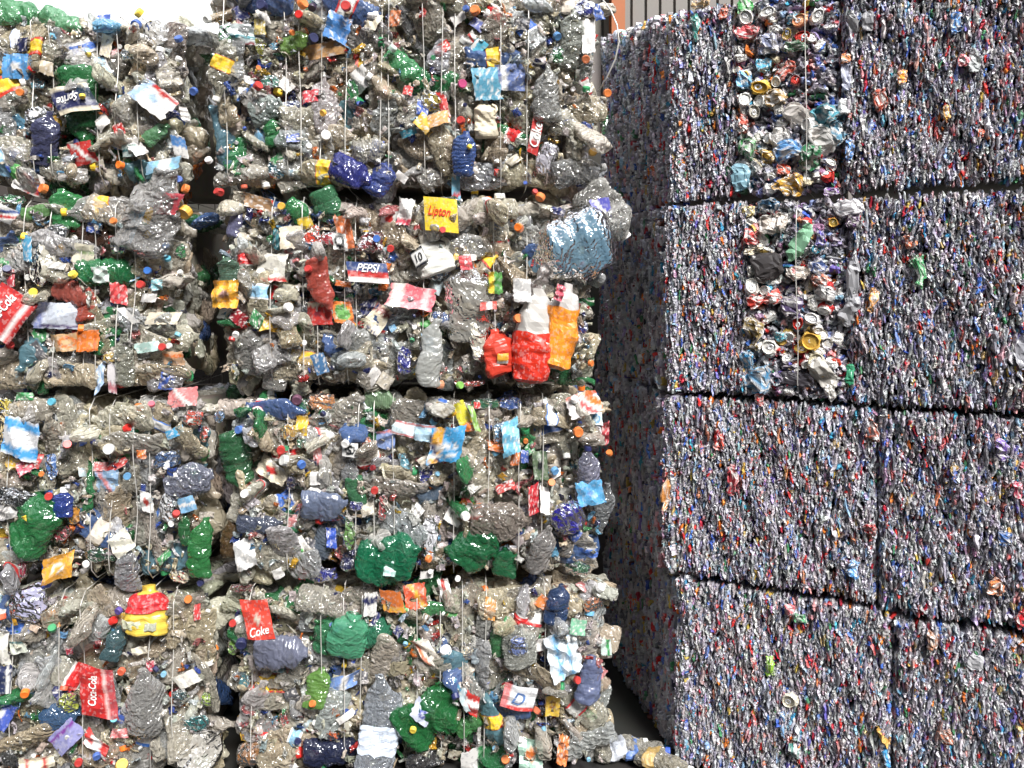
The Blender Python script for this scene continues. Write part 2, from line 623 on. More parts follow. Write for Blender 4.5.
def fill_mesh(B, n, sides):
    """everything packed behind the front layer, too dense to count"""
    P = B['P']
    s0, s1, z0, z1 = B['s0'], B['s1'], B['z0'], B['z1']
    VV, FF, CC, MI = [], [], [], []
    off = 0
    small = []
    for i in range(8):
        (V, Fc), _, _ = bottle_geo(500 + i, random.uniform(.17, .26), random.choice((.034, .043)), random.uniform(.4, .65), nr=26, na=12, crump=1.2, style=i % 3)
        small.append((V, [f for f in Fc]))
    spots = []
    for _ in range(n):
        spots.append((random.uniform(s0 + .07, s1 - .07), random.uniform(z0 + .07, z1 - .075), -.085 + random.uniform(-.04, .02), 'f'))
    dep = B['dep']
    for k in range(int(n * .35)):
        spots.append((random.uniform(s0 + .03, s1 - .03), z1 - .055 + random.uniform(-.03, 0), -random.uniform(.03, dep * .8), 't'))
    for sd in sides:
        for k in range(int(n * .3)):
            spots.append(((s0 + .07) if sd < 0 else (s1 - .115), random.uniform(z0 + .07, z1 - .07), -random.uniform(.06, dep * .8), 'l' if sd < 0 else 'r'))
    for s, z, o, kind in spots:
        V, Fc = small[random.randrange(8)]
        M = frame(P, P.pt(s, z, o + (relief(s, z, B) if kind == 'f' else 0)), random.uniform(0, 360), (random.gauss(0, .6), random.gauss(0, .4)))
        if kind in 'lr':
            sg = 1 if kind == 'r' else -1
            M = frame(Plane((0, 0), (-P.u[1] * sg, P.u[0] * sg)), P.pt(s, z, o), random.uniform(0, 360), (random.gauss(0, .2), random.gauss(0, .2)))
        elif kind == 't':
            M = Matrix.Translation(Vector(P.pt(s, z, o))) @ Matrix.Rotation(random.uniform(0, 6), 4, 'Z') @ Matrix.Rotation(random.gauss(0, .2), 4, 'X')
        A = np.array(M)
        W = V @ A[:3, :3].T + A[:3, 3]
        c = random.choice(CLEAR)
        r = random.random()
        if r < .05:
            c = (60, 140, 85)
        elif r < .09:
            c = (90, 120, 180)
        elif r < .13:
            c = random.choice(SCRAPCOL)
        c = jit(S(c), .12)
        VV.append(W)
        CC.append(np.tile([*c, 1], (len(W), 1)))
        FF += [[i + off for i in f] for f in Fc]
        MI += [0] * len(Fc)
        off += len(W)
    # shreds of film and split bottle walls caught over the surface
    for _ in range(int(n * 4.5)):
        m = 4
        w_, h_ = random.uniform(.010, .055), random.uniform(.008, .03)
        rs = np.random.RandomState(random.randrange(10 ** 6))
        gx, gy = np.meshgrid(np.linspace(-.5, .5, m), np.linspace(-.5, .5, m))
        V = np.stack([gx * w_, gy * h_, rs.normal(size=gx.shape) * .18 * min(w_, h_) + (gx ** 2) * rs.normal() * w_], -1).reshape(-1, 3)
        V[:, :2] += rs.normal(size=(m * m, 2)) * .08 * min(w_, h_)
        sh = V - np.array([0, 0, .0008])
        f = grid_faces(m, m)
        fc = f.tolist() + (f[:, ::-1] + m * m).tolist()
        rim = [0, 1, 2, 3, 7, 11, 15, 14, 13, 12, 8, 4]
        fc += [[b, a, a + m * m, b + m * m] for a, b in zip(rim, rim[1:] + rim[:1])]
        s, z = random.uniform(s0 + .03, s1 - .03), random.uniform(z0 + .035, z1 - .04)
        A = np.array(frame(P, P.pt(s, z, random.uniform(-.03, .03) + relief(s, z, B)), random.uniform(0, 360), (random.gauss(0, .5), random.gauss(0, .5))))
        W = np.vstack([V, sh]) @ A[:3, :3].T + A[:3, 3]
        c = jit(S(random.choice(CLEAR + [(232, 228, 220)] * 3) if random.random() < .72 else random.choice(SCRAPCOL)), .15)
        VV.append(W)
        CC.append(np.tile([*c, 1], (len(W), 1)))
        FF += [[i + off for i in q] for q in fc]
        MI += [0] * len(fc)
        off += len(W)
    # dense heart of the bale
    ns, nz, nd = 14, 8, 5
    ins = .10

    def heart(a, b, c_):
        s = s0 + ins + (s1 - s0 - 2 * ins) * a
        z = z0 + .04 + (z1 - z0 - .10) * b
        return P.pt(s, z, -ins - .02 - (dep - ins) * c_)
    q = [heart(a, b, c_) for c_ in (0, 1) for b in (0, 1) for a in (0, 1)]
    VV.append(np.array(q))
    CC.append(np.tile([.3, .28, .25, 1], (8, 1)))
    for f in ((0, 1, 3, 2), (5, 4, 6, 7), (4, 0, 2, 6), (1, 5, 7, 3), (2, 3, 7, 6), (4, 5, 1, 0)):
        FF.append([i + off for i in f])
        MI.append(1)
    W = np.vstack(VV)
    base = np.array(WM[B['root'].name].translation)
    me = mesh('packed_bottles', W - base, FF, [M_FILL, M_CORE], np.vstack(CC), midx=MI, smooth=True)
    o = put('packed_bottles', me, WM[B['root'].name], B['root'])
    o['kind'] = 'stuff'
    o['label'] = 'mass of squeezed bottles inside the bale'
    return o


def tube(path, r, n=6):
    path = np.asarray(path, float)
    V, rings = [], len(path)
    for i in range(rings):
        t = path[min(i + 1, rings - 1)] - path[max(i - 1, 0)]
        t /= max(np.linalg.norm(t), 1e-9)
        a = np.cross(t, [0.3, 0.9, 0.2])
        a /= np.linalg.norm(a)
        b = np.cross(t, a)
        for j in range(n):
            V.append(path[i] + r * (math.cos(2 * PI * j / n) * a + math.sin(2 * PI * j / n) * b))
    Fc = grid_faces(rings, n, True).tolist()
    Fc.append(list(range(n))[::-1])
    Fc.append([(rings - 1) * n + j for j in range(n)])
    return np.array(V), Fc


def wire_loop(B, px_top, px_bot, r=.0018, outs=(.018, .034)):
    P = B['P']
    sa, sb = P.s_of(px_top), P.s_of(px_bot)
    pts = []
    n = 16
    ph = random.uniform(0, 6)
    for i in range(n + 1):
        t = i / n
        s = sa + (sb - sa) * t + .0015 * math.sin(t * 9 + ph)
        z = B['z1'] - .012 - (B['z1'] - B['z0'] - .03) * t
        o = outs[0] + (outs[1] - outs[0]) * (.5 + .5 * math.sin(t * 7 + ph * 2)) + relief(s, z, B) * .45
        if t < .06 or t > .94:
            o -= .03
        pts.append(P.pt(s, z, o))
    for t in (.15, .5, .98):
        pts.append(P.pt(sb, B['z0'] + .012, -B['dep'] * t))
    for t in (.98, .5, .12, .02):
        pts.append(P.pt(sa, B['z1'] - .012, -B['dep'] * t))
    V, Fc = tube(pts, r)
    base = np.array(WM[B['root'].name].translation)
    put('baling_wire', mesh('baling_wire', V - base, Fc, [M_WIRE], smooth=True), WM[B['root'].name], B['root'])


SEED = [2000]


def nseed():
    SEED[0] += 1
    return SEED[0]


def add_label(B, px, py, w, h, ang, c, stripes=(), text=None, out=.038):
    """label sheet with printed bands; stripes (axis, from, to, colour); text (string, colour, share of height, turn)"""
    P = B['P']
    s, z = P.sz(px, py)
    k = P.scale(px)
    big = max(w, h) > 22
    sh = Sheet(nseed(), w * k * 1.08, h * k * 1.08, .03 if text else .085)
    V, Fc, X, Y = sh.geo(edge=None if text else np.random.RandomState(nseed()))
    cc = np.array([[*S(mute(c)), 1]] * len(X))
    for ax, a, b, sc in stripes:
        q = Y if ax == 'v' else X if ax == 'h' else X + Y * .6 if ax == 'd' else np.hypot(X, Y)
        cc[(q >= a) & (q <= b)] = (*S(mute(sc)), 1)
    if not stripes and not text:
        rs = np.random.RandomState(nseed())
        m = rs.rand(len(X)) < .12
        cc[m] = (*S((230, 225, 220)), 1)
    cc = np.vstack([cc, cc])
    out += .014 if text else 0
    M = frame(P, P.pt(s, z, out + max(relief(s, z, B), -.03)), ang, (random.gauss(0, .16), random.gauss(0, .16)) if not text else (random.gauss(0, .06), random.gauss(0, .06)))
    me = mesh('bottle_label', V, Fc, [M_LABEL], cc)
    lab = f"{word(c)} label"
    if stripes:
        lab += f" with {word(stripes[0][3])} bands"
    if text:
        lab += f" with {word(text[1])} lettering"
    o = put('bottle_label', me, M, B['root'], S(c), lab)
    if text:
        st, tcol, fr, turn = text[:4]
        cu = bpy.data.curves.new('lettering', 'FONT')
        cu.body = st
        cu.align_x = 'CENTER'
        cu.align_y = 'CENTER'
        cu.size = 1
        cu.shear = .25
        cu.offset = .012
        to = bpy.data.objects.new('lettering', cu)
        LINK(to)
        dg = bpy.context.evaluated_depsgraph_get()
        tm = bpy.data.meshes.new_from_object(to.evaluated_get(dg))
        bpy.data.objects.remove(to)
        co = np.array([v.co[:] for v in tm.vertices])
        ln = co[:, 0].max() - co[:, 0].min()
        side = (w if turn % 180 == 0 else h) * k
        sc = fr * side / ln
        co = (co - [(co[:, 0].max() + co[:, 0].min()) / 2, (co[:, 1].max() + co[:, 1].min()) / 2, 0]) * sc
        sy = text[4] if len(text) > 4 else 1.3
        co[:, 1] *= sy
        a = math.radians(turn)
        x = co[:, 0] * math.cos(a) - co[:, 1] * math.sin(a) + (text[5] if len(text) > 5 else 0) * w * k
        y = co[:, 0] * math.sin(a) + co[:, 1] * math.cos(a) + (text[6] if len(text) > 6 else 0) * h * k
        tm2 = mesh('lettering', np.stack([x, y, sh.z(x, y) + .004], -1), [list(p.vertices) for p in tm.polygons], [M_INK])
        put('lettering', tm2, M, o, S(tcol), f'{word(tcol)} lettering')
    return o


def add_cap(B, px, py, d, c, out=.05):
    P = B['P']
    s, z = P.sz(px, py)
    k = P.scale(px)
    sc = d * k / .029 * .82
    M = frame(P, P.pt(s, z, out + max(relief(s, z, B), -.035)), random.uniform(0, 360), (random.gauss(0, .5), random.gauss(0, .5))) @ Matrix.Scale(sc, 4)
    return put('bottle_cap', CAPME, M, B['root'], S(mute(c, .22)), f'{word(c)} cap')


def add_film(B, px, py, w, h, c, ang=0, out=.02, clear=False, name='plastic_scrap', e=.75):
    P = B['P']
    s, z = P.sz(px, py)
    k = P.scale(px)
    d = min(w, h) * .55 * k
    V, Fc = blob_geo(nseed(), w * k * 1.05, h * k * 1.05, d, e=e)
    M = frame(P, P.pt(s, z, out + max(relief(s, z, B), -.03)), ang, (random.gauss(0, .15), random.gauss(0, .15)))
    return put(name, mesh(name, V, Fc, [M_TINT if clear else M_SCRAP]), M, B['root'], S(mute(c)), f"{word(c)} piece of plastic")


def add_bottle(B, px, py, ln, dia, ang, c, cap=None, out=.012, clear=False, lab=None):
    P = B['P']
    s, z = P.sz(px, py)
    k = P.scale(px)
    st = random.randrange(3)
    b, l, cp = bottle_geo(nseed(), ln * k, dia * k / 2 * .82, .6, style=st, crump=.9)
    M = frame(P, P.pt(s, z, out + max(relief(s, z, B), -.03)), ang, (random.gauss(0, .15), random.gauss(0, .1)))
    o = put('crushed_bottle', mesh('crushed_bottle', b[0], b[1], [M_PET if clear else M_TINT], smooth=True), M, B['root'], S(mute(c)), f'{"clear" if clear else word(c)} bottle')
    if cap:
        put('bottle_cap', mesh('bottle_cap', cp[0], cp[1], [M_CAP]), M, o, S(cap), f'{word(cap)} cap')
    if lab:
        cols = np.array([(*S(lab), 1)] * len(l[0]))
        put('bottle_label', mesh('bottle_label', l[0], l[1], [M_LABEL], cols), M, o, None, f'{word(lab)} label')
    return o


def add_jug(B, px, py, w, h, ang, c, cap=None, out=.02, sleeve=None, clear=False, handle=True, name='crushed_jug', dome=False):
    """squeezed jug: shouldered body, loop handle, neck with cap; sleeve is the printed lower half"""
    P = B['P']
    s, z = P.sz(px, py)
    k = P.scale(px)
    rs = np.random.RandomState(nseed())
    W, H, D = w * k, h * k, min(w, h) * k * .7
    nr, na = 30, 28
    t = np.linspace(0, 1, nr)
    pr = np.interp(t, [0, .03, .08, .6, .72, .84, .9, 1], [.6, .92, 1, 1, .95, .6, .3, .28])
    if dome:
        pr = np.interp(t, [0, .03, .1, .2, .35, .55, .7, .82, .9, .94, 1], [.25, .5, .75, .92, 1, .98, .86, .62, .34, .22, .22])
        D *= 1.25
    A = np.linspace(0, 2 * PI, na, endpoint=False)
    T, G = np.meshgrid(t, A, indexing='ij')
    R_ = np.interp(T, t, pr)
    ex = 1.0 if dome else .7
    se = lambda v: np.sign(v) * np.abs(v) ** ex
    rib = 1 + .025 * np.sin(T * 40) * (T < .7)
    X = R_ * se(np.cos(G)) * W / 2 * rib
    Z = R_ * se(np.sin(G)) * D / 2 * rib
    Y = (T - .5) * H
    V0 = np.stack([X, Y, Z], -1).reshape(-1, 3)
    m = (w + h) / 2 * k
    cr = Crumple(rs, 5, .9 / m, 2 / m, .065 * m)
    cr2 = Crumple(rs, 6, 3 / m, 6 / m, .022 * m)
    dfm = lambda Q: cr2(cr(Q))
    V = dfm(V0)
    Fc = grid_faces(nr, na, True).tolist()
    Fc.append(list(range(na))[::-1])
    Fc.append([(nr - 1) * na + j for j in range(na)])
    M = frame(P, P.pt(s, z, out + max(relief(s, z, B), -.03)), ang, (random.gauss(0, .08), random.gauss(0, .08)))
    o = put(name, mesh(name, V, Fc, [M_TINT if clear == 'tint' else M_PET if clear else M_OPAQ], smooth=bool(clear)), M, B['root'], S(mute(c)), f"{word(c)} jug")
    if handle:
        ps = []
        for i in range(11):
            a = -1.2 + 2.4 * i / 10
            ps.append((W * .3 + W * .2 * math.cos(a), H * .2 + H * .18 * math.sin(a), D * .34))
        HV, HF = tube(ps, .055 * W, 8)
        put('handle', mesh('handle', dfm(HV), HF, [M_TINT if clear else M_OPAQ], smooth=True), M, o, S(c))
    if cap:
        cv, cf = cap_geo(max(.016, .15 * W), .018)
        cv = np.stack([cv[:, 0], cv[:, 2], -cv[:, 1]], -1) + dfm(np.array([[0, .49 * H, 0]]))[0]
        put('bottle_cap', mesh('bottle_cap', cv, cf, [M_CAP]), M, o, S(cap), f'{word(cap)} cap')
    if sleeve:
        tl = np.linspace(sleeve[1], sleeve[2], 18)
        T, G = np.meshgrid(tl, A, indexing='ij')
        R_ = np.interp(T, t, pr)
        rib = 1.035 + .025 * np.sin(T * 40) * (T < .7)
        V1 = dfm(np.stack([R_ * se(np.cos(G)) * W / 2 * rib, (T - .5) * H, R_ * se(np.sin(G)) * D / 2 * rib + .001], -1).reshape(-1, 3))
        cols = np.array([(*S(sleeve[0]), 1)] * len(V1))
        put('bottle_label', mesh('bottle_label', V1, grid_faces(18, na, True), [M_LABEL], cols), M, o, None, f'{word(sleeve[0])} sleeve label')
    return o


GR, DG, LG, MG = (62, 158, 88), (36, 118, 66), (140, 190, 85), (95, 205, 150)
RD, DR, OR, YE, YO = (208, 50, 45), (150, 32, 40), (238, 118, 42), (240, 202, 45), (240, 170, 45)
BL, RB, NV, SK, CY = (70, 105, 190), (52, 52, 170), (45, 50, 95), (110, 180, 228), (80, 180, 210)
WH, CR, GY, BK, TE = (232, 230, 226), (226, 214, 186), (150, 148, 146), (28, 30, 32), (60, 130, 140)
PK, BR, LV, SM = (224, 90, 110), (96, 62, 48), (150, 145, 190), (230, 110, 92)
LM = [
    # --- outer stack, top bale
    ('B', 16, 12, 44, 28, 0, (80, 175, 105), {'out': .02}), ('B', 64, 22, 42, 22, -20, (110, 190, 130)), ('L', 20, 68, 24, 22, -12, (85, 160, 225), [('r', 0, .16, WH)]), ('F', 37, 84, 14, 10, CY),
    ('B', 82, 108, 82, 42, -82, GR, {'out': .015}),
    ('L', 82, 103, 36, 27, 14, NV, [('v', .36, .5, CR), ('v', -.5, -.36, CR), ('d', .3, .62, (25, 50, 70))], ('Sprite', WH, .62, 180, 1.25, -.12, .06), .062),
    ('C', 71, 110, 8, YE, .07), ('C', 94, 101, 7, YE, .07),
    ('L', 160, 102, 38, 23, -40, WH, [('v', .32, .5, RD), ('h', -.5, -.25, (150, 180, 215)), ('r', 0, .14, (170, 200, 230))], None, .06),
    ('B', 50, 140, 56, 28, 80, (100, 104, 150)), ('F', 42, 122, 22, 26, (90, 92, 96)), ('C', 43, 117, 8, WH), ('C', 27, 95, 9, OR), ('L', 88, 155, 20, 20, 10, RD, [('d', -.1, .1, WH)]),
    ('C', 48, 190, 12, OR), ('L', 30, 183, 28, 20, -20, WH, [('d', .1, .25, RD), ('d', .3, .45, BL), ('d', -.3, -.15, RD)]), ('L', 180, 147, 13, 19, 3, WH, [('v', .0, .5, (80, 140, 210))]),
    ('L', 167, 167, 32, 11, 8, (140, 195, 225), [('h', -.1, .2, WH)]), ('L', 108, 47, 10, 20, -8, CR), ('F', 128, 56, 18, 12, (60, 110, 85)), ('C', 133, 51, 8, CR), ('L', 26, 47, 12, 12, 0, NV), ('C', 143, 16, 12, YE), ('C', 140, 26, 12, BL),
    ('C', 138, 34, 8, RD), ('C', 181, 42, 10, BL), ('C', 180, 62, 8, WH), ('C', 196, 92, 10, BL), ('C', 181, 181, 9, BL), ('L', 127, 133, 9, 10, 20, RD), ('L', 134, 153, 13, 11, 0, (190, 215, 210), [('v', -.1, .1, TE)]),
    ('F', 156, 34, 26, 24, WH), ('B', 7, 118, 58, 18, 90, (205, 205, 205), {'clear': True, 'cap': WH}), ('C', 189, 190, 11, OR), ('C', 178, 197, 8, RD), ('L', 47, 62, 16, 26, 0, (200, 180, 150)), ('B', 158, 135, 30, 16, 40, (110, 180, 120)),
    # --- wide top bale
    ('C', 267, 12, 13, NV), ('C', 304, 10, 13, OR), ('C', 316, 12, 10, (60, 45, 70)), ('C', 322, 3, 8, OR), ('C', 350, 15, 12, RD), ('L', 340, 32, 24, 22, 70, (75, 140, 215)), ('B', 296, 45, 30, 20, 20, LG), ('C', 295, 38, 7, OR), ('C', 315, 43, 12, NV),
    ('L', 241, 38, 28, 18, -6, (215, 225, 225), [('v', -.2, -.05, TE), ('v', -.5, -.4, DR)]), ('F', 229, 36, 12, 24, GR), ('F', 261, 50, 9, 20, (170, 170, 70)), ('L', 326, 52, 40, 13, 12, (214, 160, 100)), ('C', 262, 92, 11, RD), ('F', 272, 83, 17, 12, (90, 160, 140)),
    ('F', 352, 92, 12, 26, GR), ('L', 362, 80, 20, 20, 30, WH), ('L', 310, 97, 16, 12, 10, (214, 45, 60)), ('F', 292, 108, 22, 13, (60, 80, 160)), ('B', 268, 110, 36, 26, 20, (205, 222, 215), {'clear': True}), ('C', 326, 115, 8, YO), ('B', 275, 133, 30, 20, 100, GR),
    ('C', 328, 138, 12, WH), ('F', 278, 170, 18, 18, (50, 110, 130)), ('B', 372, 152, 34, 26, 10, (210, 205, 190), {'clear': True}), ('B', 352, 174, 46, 30, -25, (58, 66, 170), {'out': .03}), ('B', 382, 180, 34, 26, 60, (75, 95, 180), {'out': .03}), ('B', 404, 68, 46, 24, -38, (85, 185, 115)),
    ('C', 393, 54, 10, (190, 215, 200)), ('L', 409, 135, 15, 7, 15, CY), ('C', 476, 16, 12, OR), ('C', 467, 13, 8, BL), ('L', 478, 27, 14, 10, -30, (90, 100, 170)), ('L', 478, 49, 15, 11, 45, CY, [('v', .2, .5, WH)]), ('L', 470, 41, 12, 8, 40, WH, [('h', 0, .2, RD)]),
    ('L', 486, 87, 24, 30, 4, (85, 160, 190)), ('L', 510, 80, 28, 24, -4, (95, 115, 170), [('h', -.3, -.1, WH)]), ('C', 462, 88, 11, (200, 50, 115)), ('F', 432, 104, 20, 16, (222, 198, 80)), ('L', 444, 108, 8, 22, 15, RD), ('C', 462, 124, 10, RD), ('L', 440, 122, 20, 12, 20, (225, 170, 100)),
    ('J', 485, 120, 22, 38, 6, CR, {'cap': WH}), ('B', 465, 156, 44, 24, 85, (75, 110, 190), {'out': .03}), ('C', 469, 151, 6, YE, .075), ('L', 535, 136, 10, 36, -12, RD, [('v', -.1, .1, WH)], ('Coke', WH, .7, 90, 1.1)), ('F', 546, 158, 18, 32, (225, 222, 235), -15), ('B', 545, 95, 56, 28, 92, (200, 200, 195), {'clear': True}),
    ('C', 555, 39, 10, (70, 130, 190)), ('F', 557, 57, 14, 17, (50, 150, 80)), ('F', 583, 12, 22, 16, (65, 72, 175)), ('L', 597, 14, 9, 16, 10, BL), ('C', 584, 62, 10, (215, 110, 60)), ('C', 606, 94, 10, OR), ('C', 590, 155, 10, (190, 140, 50)), ('F', 604, 120, 8, 26, GR),
    ('L', 587, 40, 12, 32, 5, WH), ('B', 574, 42, 60, 30, 85, (200, 205, 190), {'clear': True}), ('C', 541, 196, 12, OR), ('C', 534, 193, 7, RD), ('L', 456, 190, 8, 26, 5, (120, 190, 220), [('v', -.3, -.1, RD)]), ('B', 578, 172, 54, 30, 10, (160, 160, 158), {'clear': True, 'cap': GY}), ('C', 211, 162, 9, WH), ('C', 220, 193, 9, RD), ('C', 246, 186, 8, (220, 90, 60)),
    ('B', 432, 178, 30, 22, 30, (205, 200, 190), {'clear': True}), ('L', 262, 30, 10, 14, 0, (190, 170, 90)), ('L', 375, 25, 16, 12, 60, CR), ('L', 395, 20, 10, 14, 0, (225, 130, 80)),
    # --- outer stack, second bale
    ('F', 12, 199, 26, 9, GR), ('B', 68, 208, 40, 32, 95, (75, 180, 100), {'out': .03}), ('B', 42, 212, 34, 14, 8, (130, 190, 110)), ('L', 12, 215, 15, 18, 55, WH, [('d', .1, .3, BL), ('d', -.3, -.1, RD)]), ('L', 36, 249, 10, 24, 4, (75, 155, 195)), ('F', 50, 262, 22, 40, (230, 224, 205), -15),
    ('F', 63, 232, 20, 14, (75, 78, 84)), ('B', 95, 235, 34, 22, -20, (95, 66, 52)), ('L', 87, 254, 20, 18, -10, (222, 214, 190), [('v', .0, .15, (150, 170, 120))]), ('L', 66, 266, 14, 6, -10, WH), ('C', 84, 276, 10, YE), ('C', 40, 292, 10, YE),
    ('B', 112, 272, 62, 30, 0, (44, 150, 84), {'out': .03}), ('L', 107, 275, 14, 15, 5, (205, 225, 215), None or (), None, .07), ('L', 121, 293, 14, 20, 8, (228, 72, 74)), ('B', 78, 293, 42, 24, -20, (232, 112, 96)), ('B', 89, 304, 32, 18, 95, (236, 104, 84)), ('L', 62, 315, 42, 24, -4, (200, 208, 222), [('v', -.5, -.34, (80, 60, 110)), ('h', -.5, -.3, (130, 140, 190))], None, .06),
    ('F', 62, 330, 34, 10, DR), ('L', 17, 313, 44, 38, 55, (206, 42, 40), [('v', -.36, -.28, WH), ('v', -.5, -.42, (120, 30, 30))], ('Coca-Cola', WH, .85, 0, 1.6, 0, .12), .065), ('L', 93, 340, 20, 19, 2, (240, 118, 34), [('h', .3, .4, (200, 90, 30))], None, .06), ('L', 70, 342, 28, 16, 0, (214, 170, 120), [('r', .2, .3, OR)]),
    ('F', 10, 276, 16, 14, (205, 205, 205)), ('L', 18, 279, 7, 16, 8, (190, 60, 70)), ('F', 122, 245, 18, 16, (52, 50, 145)), ('C', 122, 250, 6, WH), ('L', 137, 228, 12, 32, -20, (120, 175, 210)), ('B', 158, 214, 86, 58, 70, (205, 202, 198), {'clear': True, 'out': .03}), ('L', 172, 206, 26, 20, -6, (200, 70, 80), [('h', -.5, -.2, (225, 190, 190)), ('r', 0, .14, BK)], None, .07),
    ('C', 189, 211, 17, YO, .06), ('C', 169, 248, 9, (75, 130, 205)), ('C', 153, 271, 9, (45, 110, 205)), ('C', 171, 260, 8, CY), ('C', 145, 285, 10, RD), ('L', 160, 285, 10, 10, 0, (120, 190, 200)), ('L', 150, 298, 14, 8, 0, WH), ('C', 168, 346, 9, RD), ('C', 174, 345, 7, WH), ('L', 165, 318, 30, 11, 3, CR), ('L', 175, 358, 20, 14, 0, (225, 180, 140), [('v', .1, .3, OR)]),
    ('F', 180, 251, 9, 14, GR), ('L', 131, 315, 22, 6, -40, WH), ('C', 123, 223, 8, OR), ('L', 115, 377, 8, 28, 0, (225, 220, 222), [('v', -.5, -.2, (200, 120, 130))]), ('L', 103, 376, 8, 24, 0, (150, 180, 215)), ('C', 181, 333, 8, (110, 185, 205)), ('L', 153, 346, 22, 9, 5, (180, 215, 205)), ('B', 130, 360, 50, 20, 90, (200, 200, 180), {'clear': True}), ('F', 113, 357, 14, 12, (215, 180, 90)),
    # --- wide second bale
    ('C', 222, 192, 9, RD), ('L', 231, 294, 23, 25, 0, (246, 176, 40), [('r', 0, .17, (150, 110, 100))], None, .06), ('L', 243, 317, 15, 12, -35, (165, 32, 42)), ('L', 274, 268, 27, 26, -3, (232, 228, 215), [('v', -.5, -.34, RD)], None, .055), ('B', 231, 270, 28, 22, 90, (110, 150, 125)), ('B', 234, 221, 34, 16, 80, (145, 145, 190)),
    ('L', 259, 203, 28, 12, -15, (170, 130, 90)), ('C', 284, 207, 9, YO), ('B', 298, 212, 28, 22, -30, (66, 170, 95)), ('L', 307, 224, 13, 11, 10, YE), ('F', 314, 236, 17, 21, (250, 72, 38)), ('F', 331, 239, 16, 13, (228, 62, 80)), ('B', 328, 207, 38, 28, -70, (85, 165, 112)), ('L', 347, 233, 14, 30, 10, (212, 112, 60)), ('L', 343, 243, 13, 15, 0, WH, [('r', .22, .4, BK)], None, .06),
    ('L', 279, 240, 7, 18, -6, TE), ('L', 294, 238, 20, 20, 0, CR), ('B', 322, 284, 52, 24, -75, (238, 100, 82), {'out': .03}), ('C', 313, 270, 9, RD), ('L', 319, 313, 24, 22, 4, (206, 54, 48), [('v', .3, .5, CR), ('r', 0, .15, (120, 30, 40))]), ('L', 344, 312, 18, 20, 0, OR, [('r', 0, .38, (100, 165, 80))]), ('L', 345, 284, 14, 5, -6, OR),
    ('F', 372, 243, 26, 20, (160, 42, 52)), ('C', 379, 240, 9, (60, 110, 205), .06), ('C', 392, 249, 9, RD), ('L', 371, 273, 36, 18, -4, (64, 84, 138), [('v', -.5, -.22, WH), ('v', -.22, .05, RD)], ('PEPSI', WH, .6, 0, 1.2, 0, .24), .06), ('L', 390, 219, 13, 15, -20, WH, [('r', 0, .26, RD)]), ('L', 406, 213, 14, 24, -6, WH, [('v', -.5, -.25, (215, 60, 80))]),
    ('L', 442, 217, 30, 30, -6, (246, 206, 36), [('r', 0, .02, RD)], ('Lipton', RD, .72, 0, 1.5, -.06, .06), .065), ('C', 443, 232, 8, RD, .075), ('F', 448, 203, 28, 12, (40, 100, 70)), ('J', 432, 256, 38, 40, 18, (226, 225, 216), {'clear': False, 'cap': WH, 'out': .02}),
    ('L', 420, 258, 13, 16, 28, WH, [('v', .4, .5, BK), ('v', -.5, -.4, BK), ('h', -.5, -.42, BK), ('h', .42, .5, BK)], ('10', BK, .6, 0, 1.3), .08), ('F', 440, 275, 24, 10, (120, 150, 185)), ('L', 413, 297, 42, 22, -10, (222, 96, 108), [('h', -.45, -.2, (232, 225, 215)), ('h', .25, .4, (235, 190, 190))], None, .055), ('L', 378, 319, 18, 26, -32, CR, [('v', .2, .5, (140, 60, 50)), ('v', -.5, -.4, NV)]),
    ('J', 469, 300, 46, 84, 0, (206, 202, 192), {'clear': 'tint', 'out': .015, 'cap': WH}), ('L', 466, 263, 11, 13, 0, (214, 60, 66), [('r', 0, .12, WH)], None, .07), ('L', 495, 283, 13, 20, 0, (90, 165, 75), [('h', -.5, -.1, YE)], None, .075), ('L', 488, 305, 15, 8, 0, (222, 90, 80), [('h', -.1, .2, WH)], None, .075), ('B', 431, 351, 66, 24, 82, (226, 228, 222), {'out': .035}), ('F', 405, 360, 16, 26, (44, 52, 165)), ('F', 440, 317, 17, 12, (85, 115, 180)),
    ('F', 457, 320, 12, 14, (215, 150, 130)), ('F', 478, 342, 16, 38, (232, 226, 205), 12, .045), ('J', 497, 352, 30, 46, 12, (214, 56, 36), {'handle': False, 'out': .04}), ('J', 532, 334, 36, 92, -4, (196, 192, 186), {'sleeve': ((214, 52, 34), 0, .56), 'handle': False, 'out': .05}), ('J', 560, 325, 30, 84, -8, (200, 194, 190), {'sleeve': ((245, 148, 44), 0, .72), 'handle': False, 'out': .045}),
    ('L', 540, 345, 11, 10, -20, WH, (), None, .105), ('L', 502, 357, 10, 10, 0, YO, [('v', -.5, -.2, WH)], None, .095), ('L', 556, 293, 8, 14, -15, PK, (), None, .10), ('F', 526, 384, 18, 8, CR), ('C', 516, 318, 11, OR, .06), ('L', 520, 290, 16, 22, 0, (190, 188, 186), (), None, .105),
    ('J', 570, 249, 74, 92, 112, (150, 200, 230), {'clear': 'tint', 'dome': True, 'handle': False, 'out': .03, 'name': 'crushed_water_jug'}), ('B', 606, 211, 62, 44, -52, (210, 208, 200), {'clear': True, 'cap': WH, 'out': .03}), ('L', 600, 209, 20, 18, 10, (92, 92, 195), [('d', -.1, .1, WH)], None, .07), ('C', 518, 228, 11, (225, 130, 90)), ('C', 588, 362, 8, OR), ('F', 582, 328, 10, 12, (50, 60, 150)),
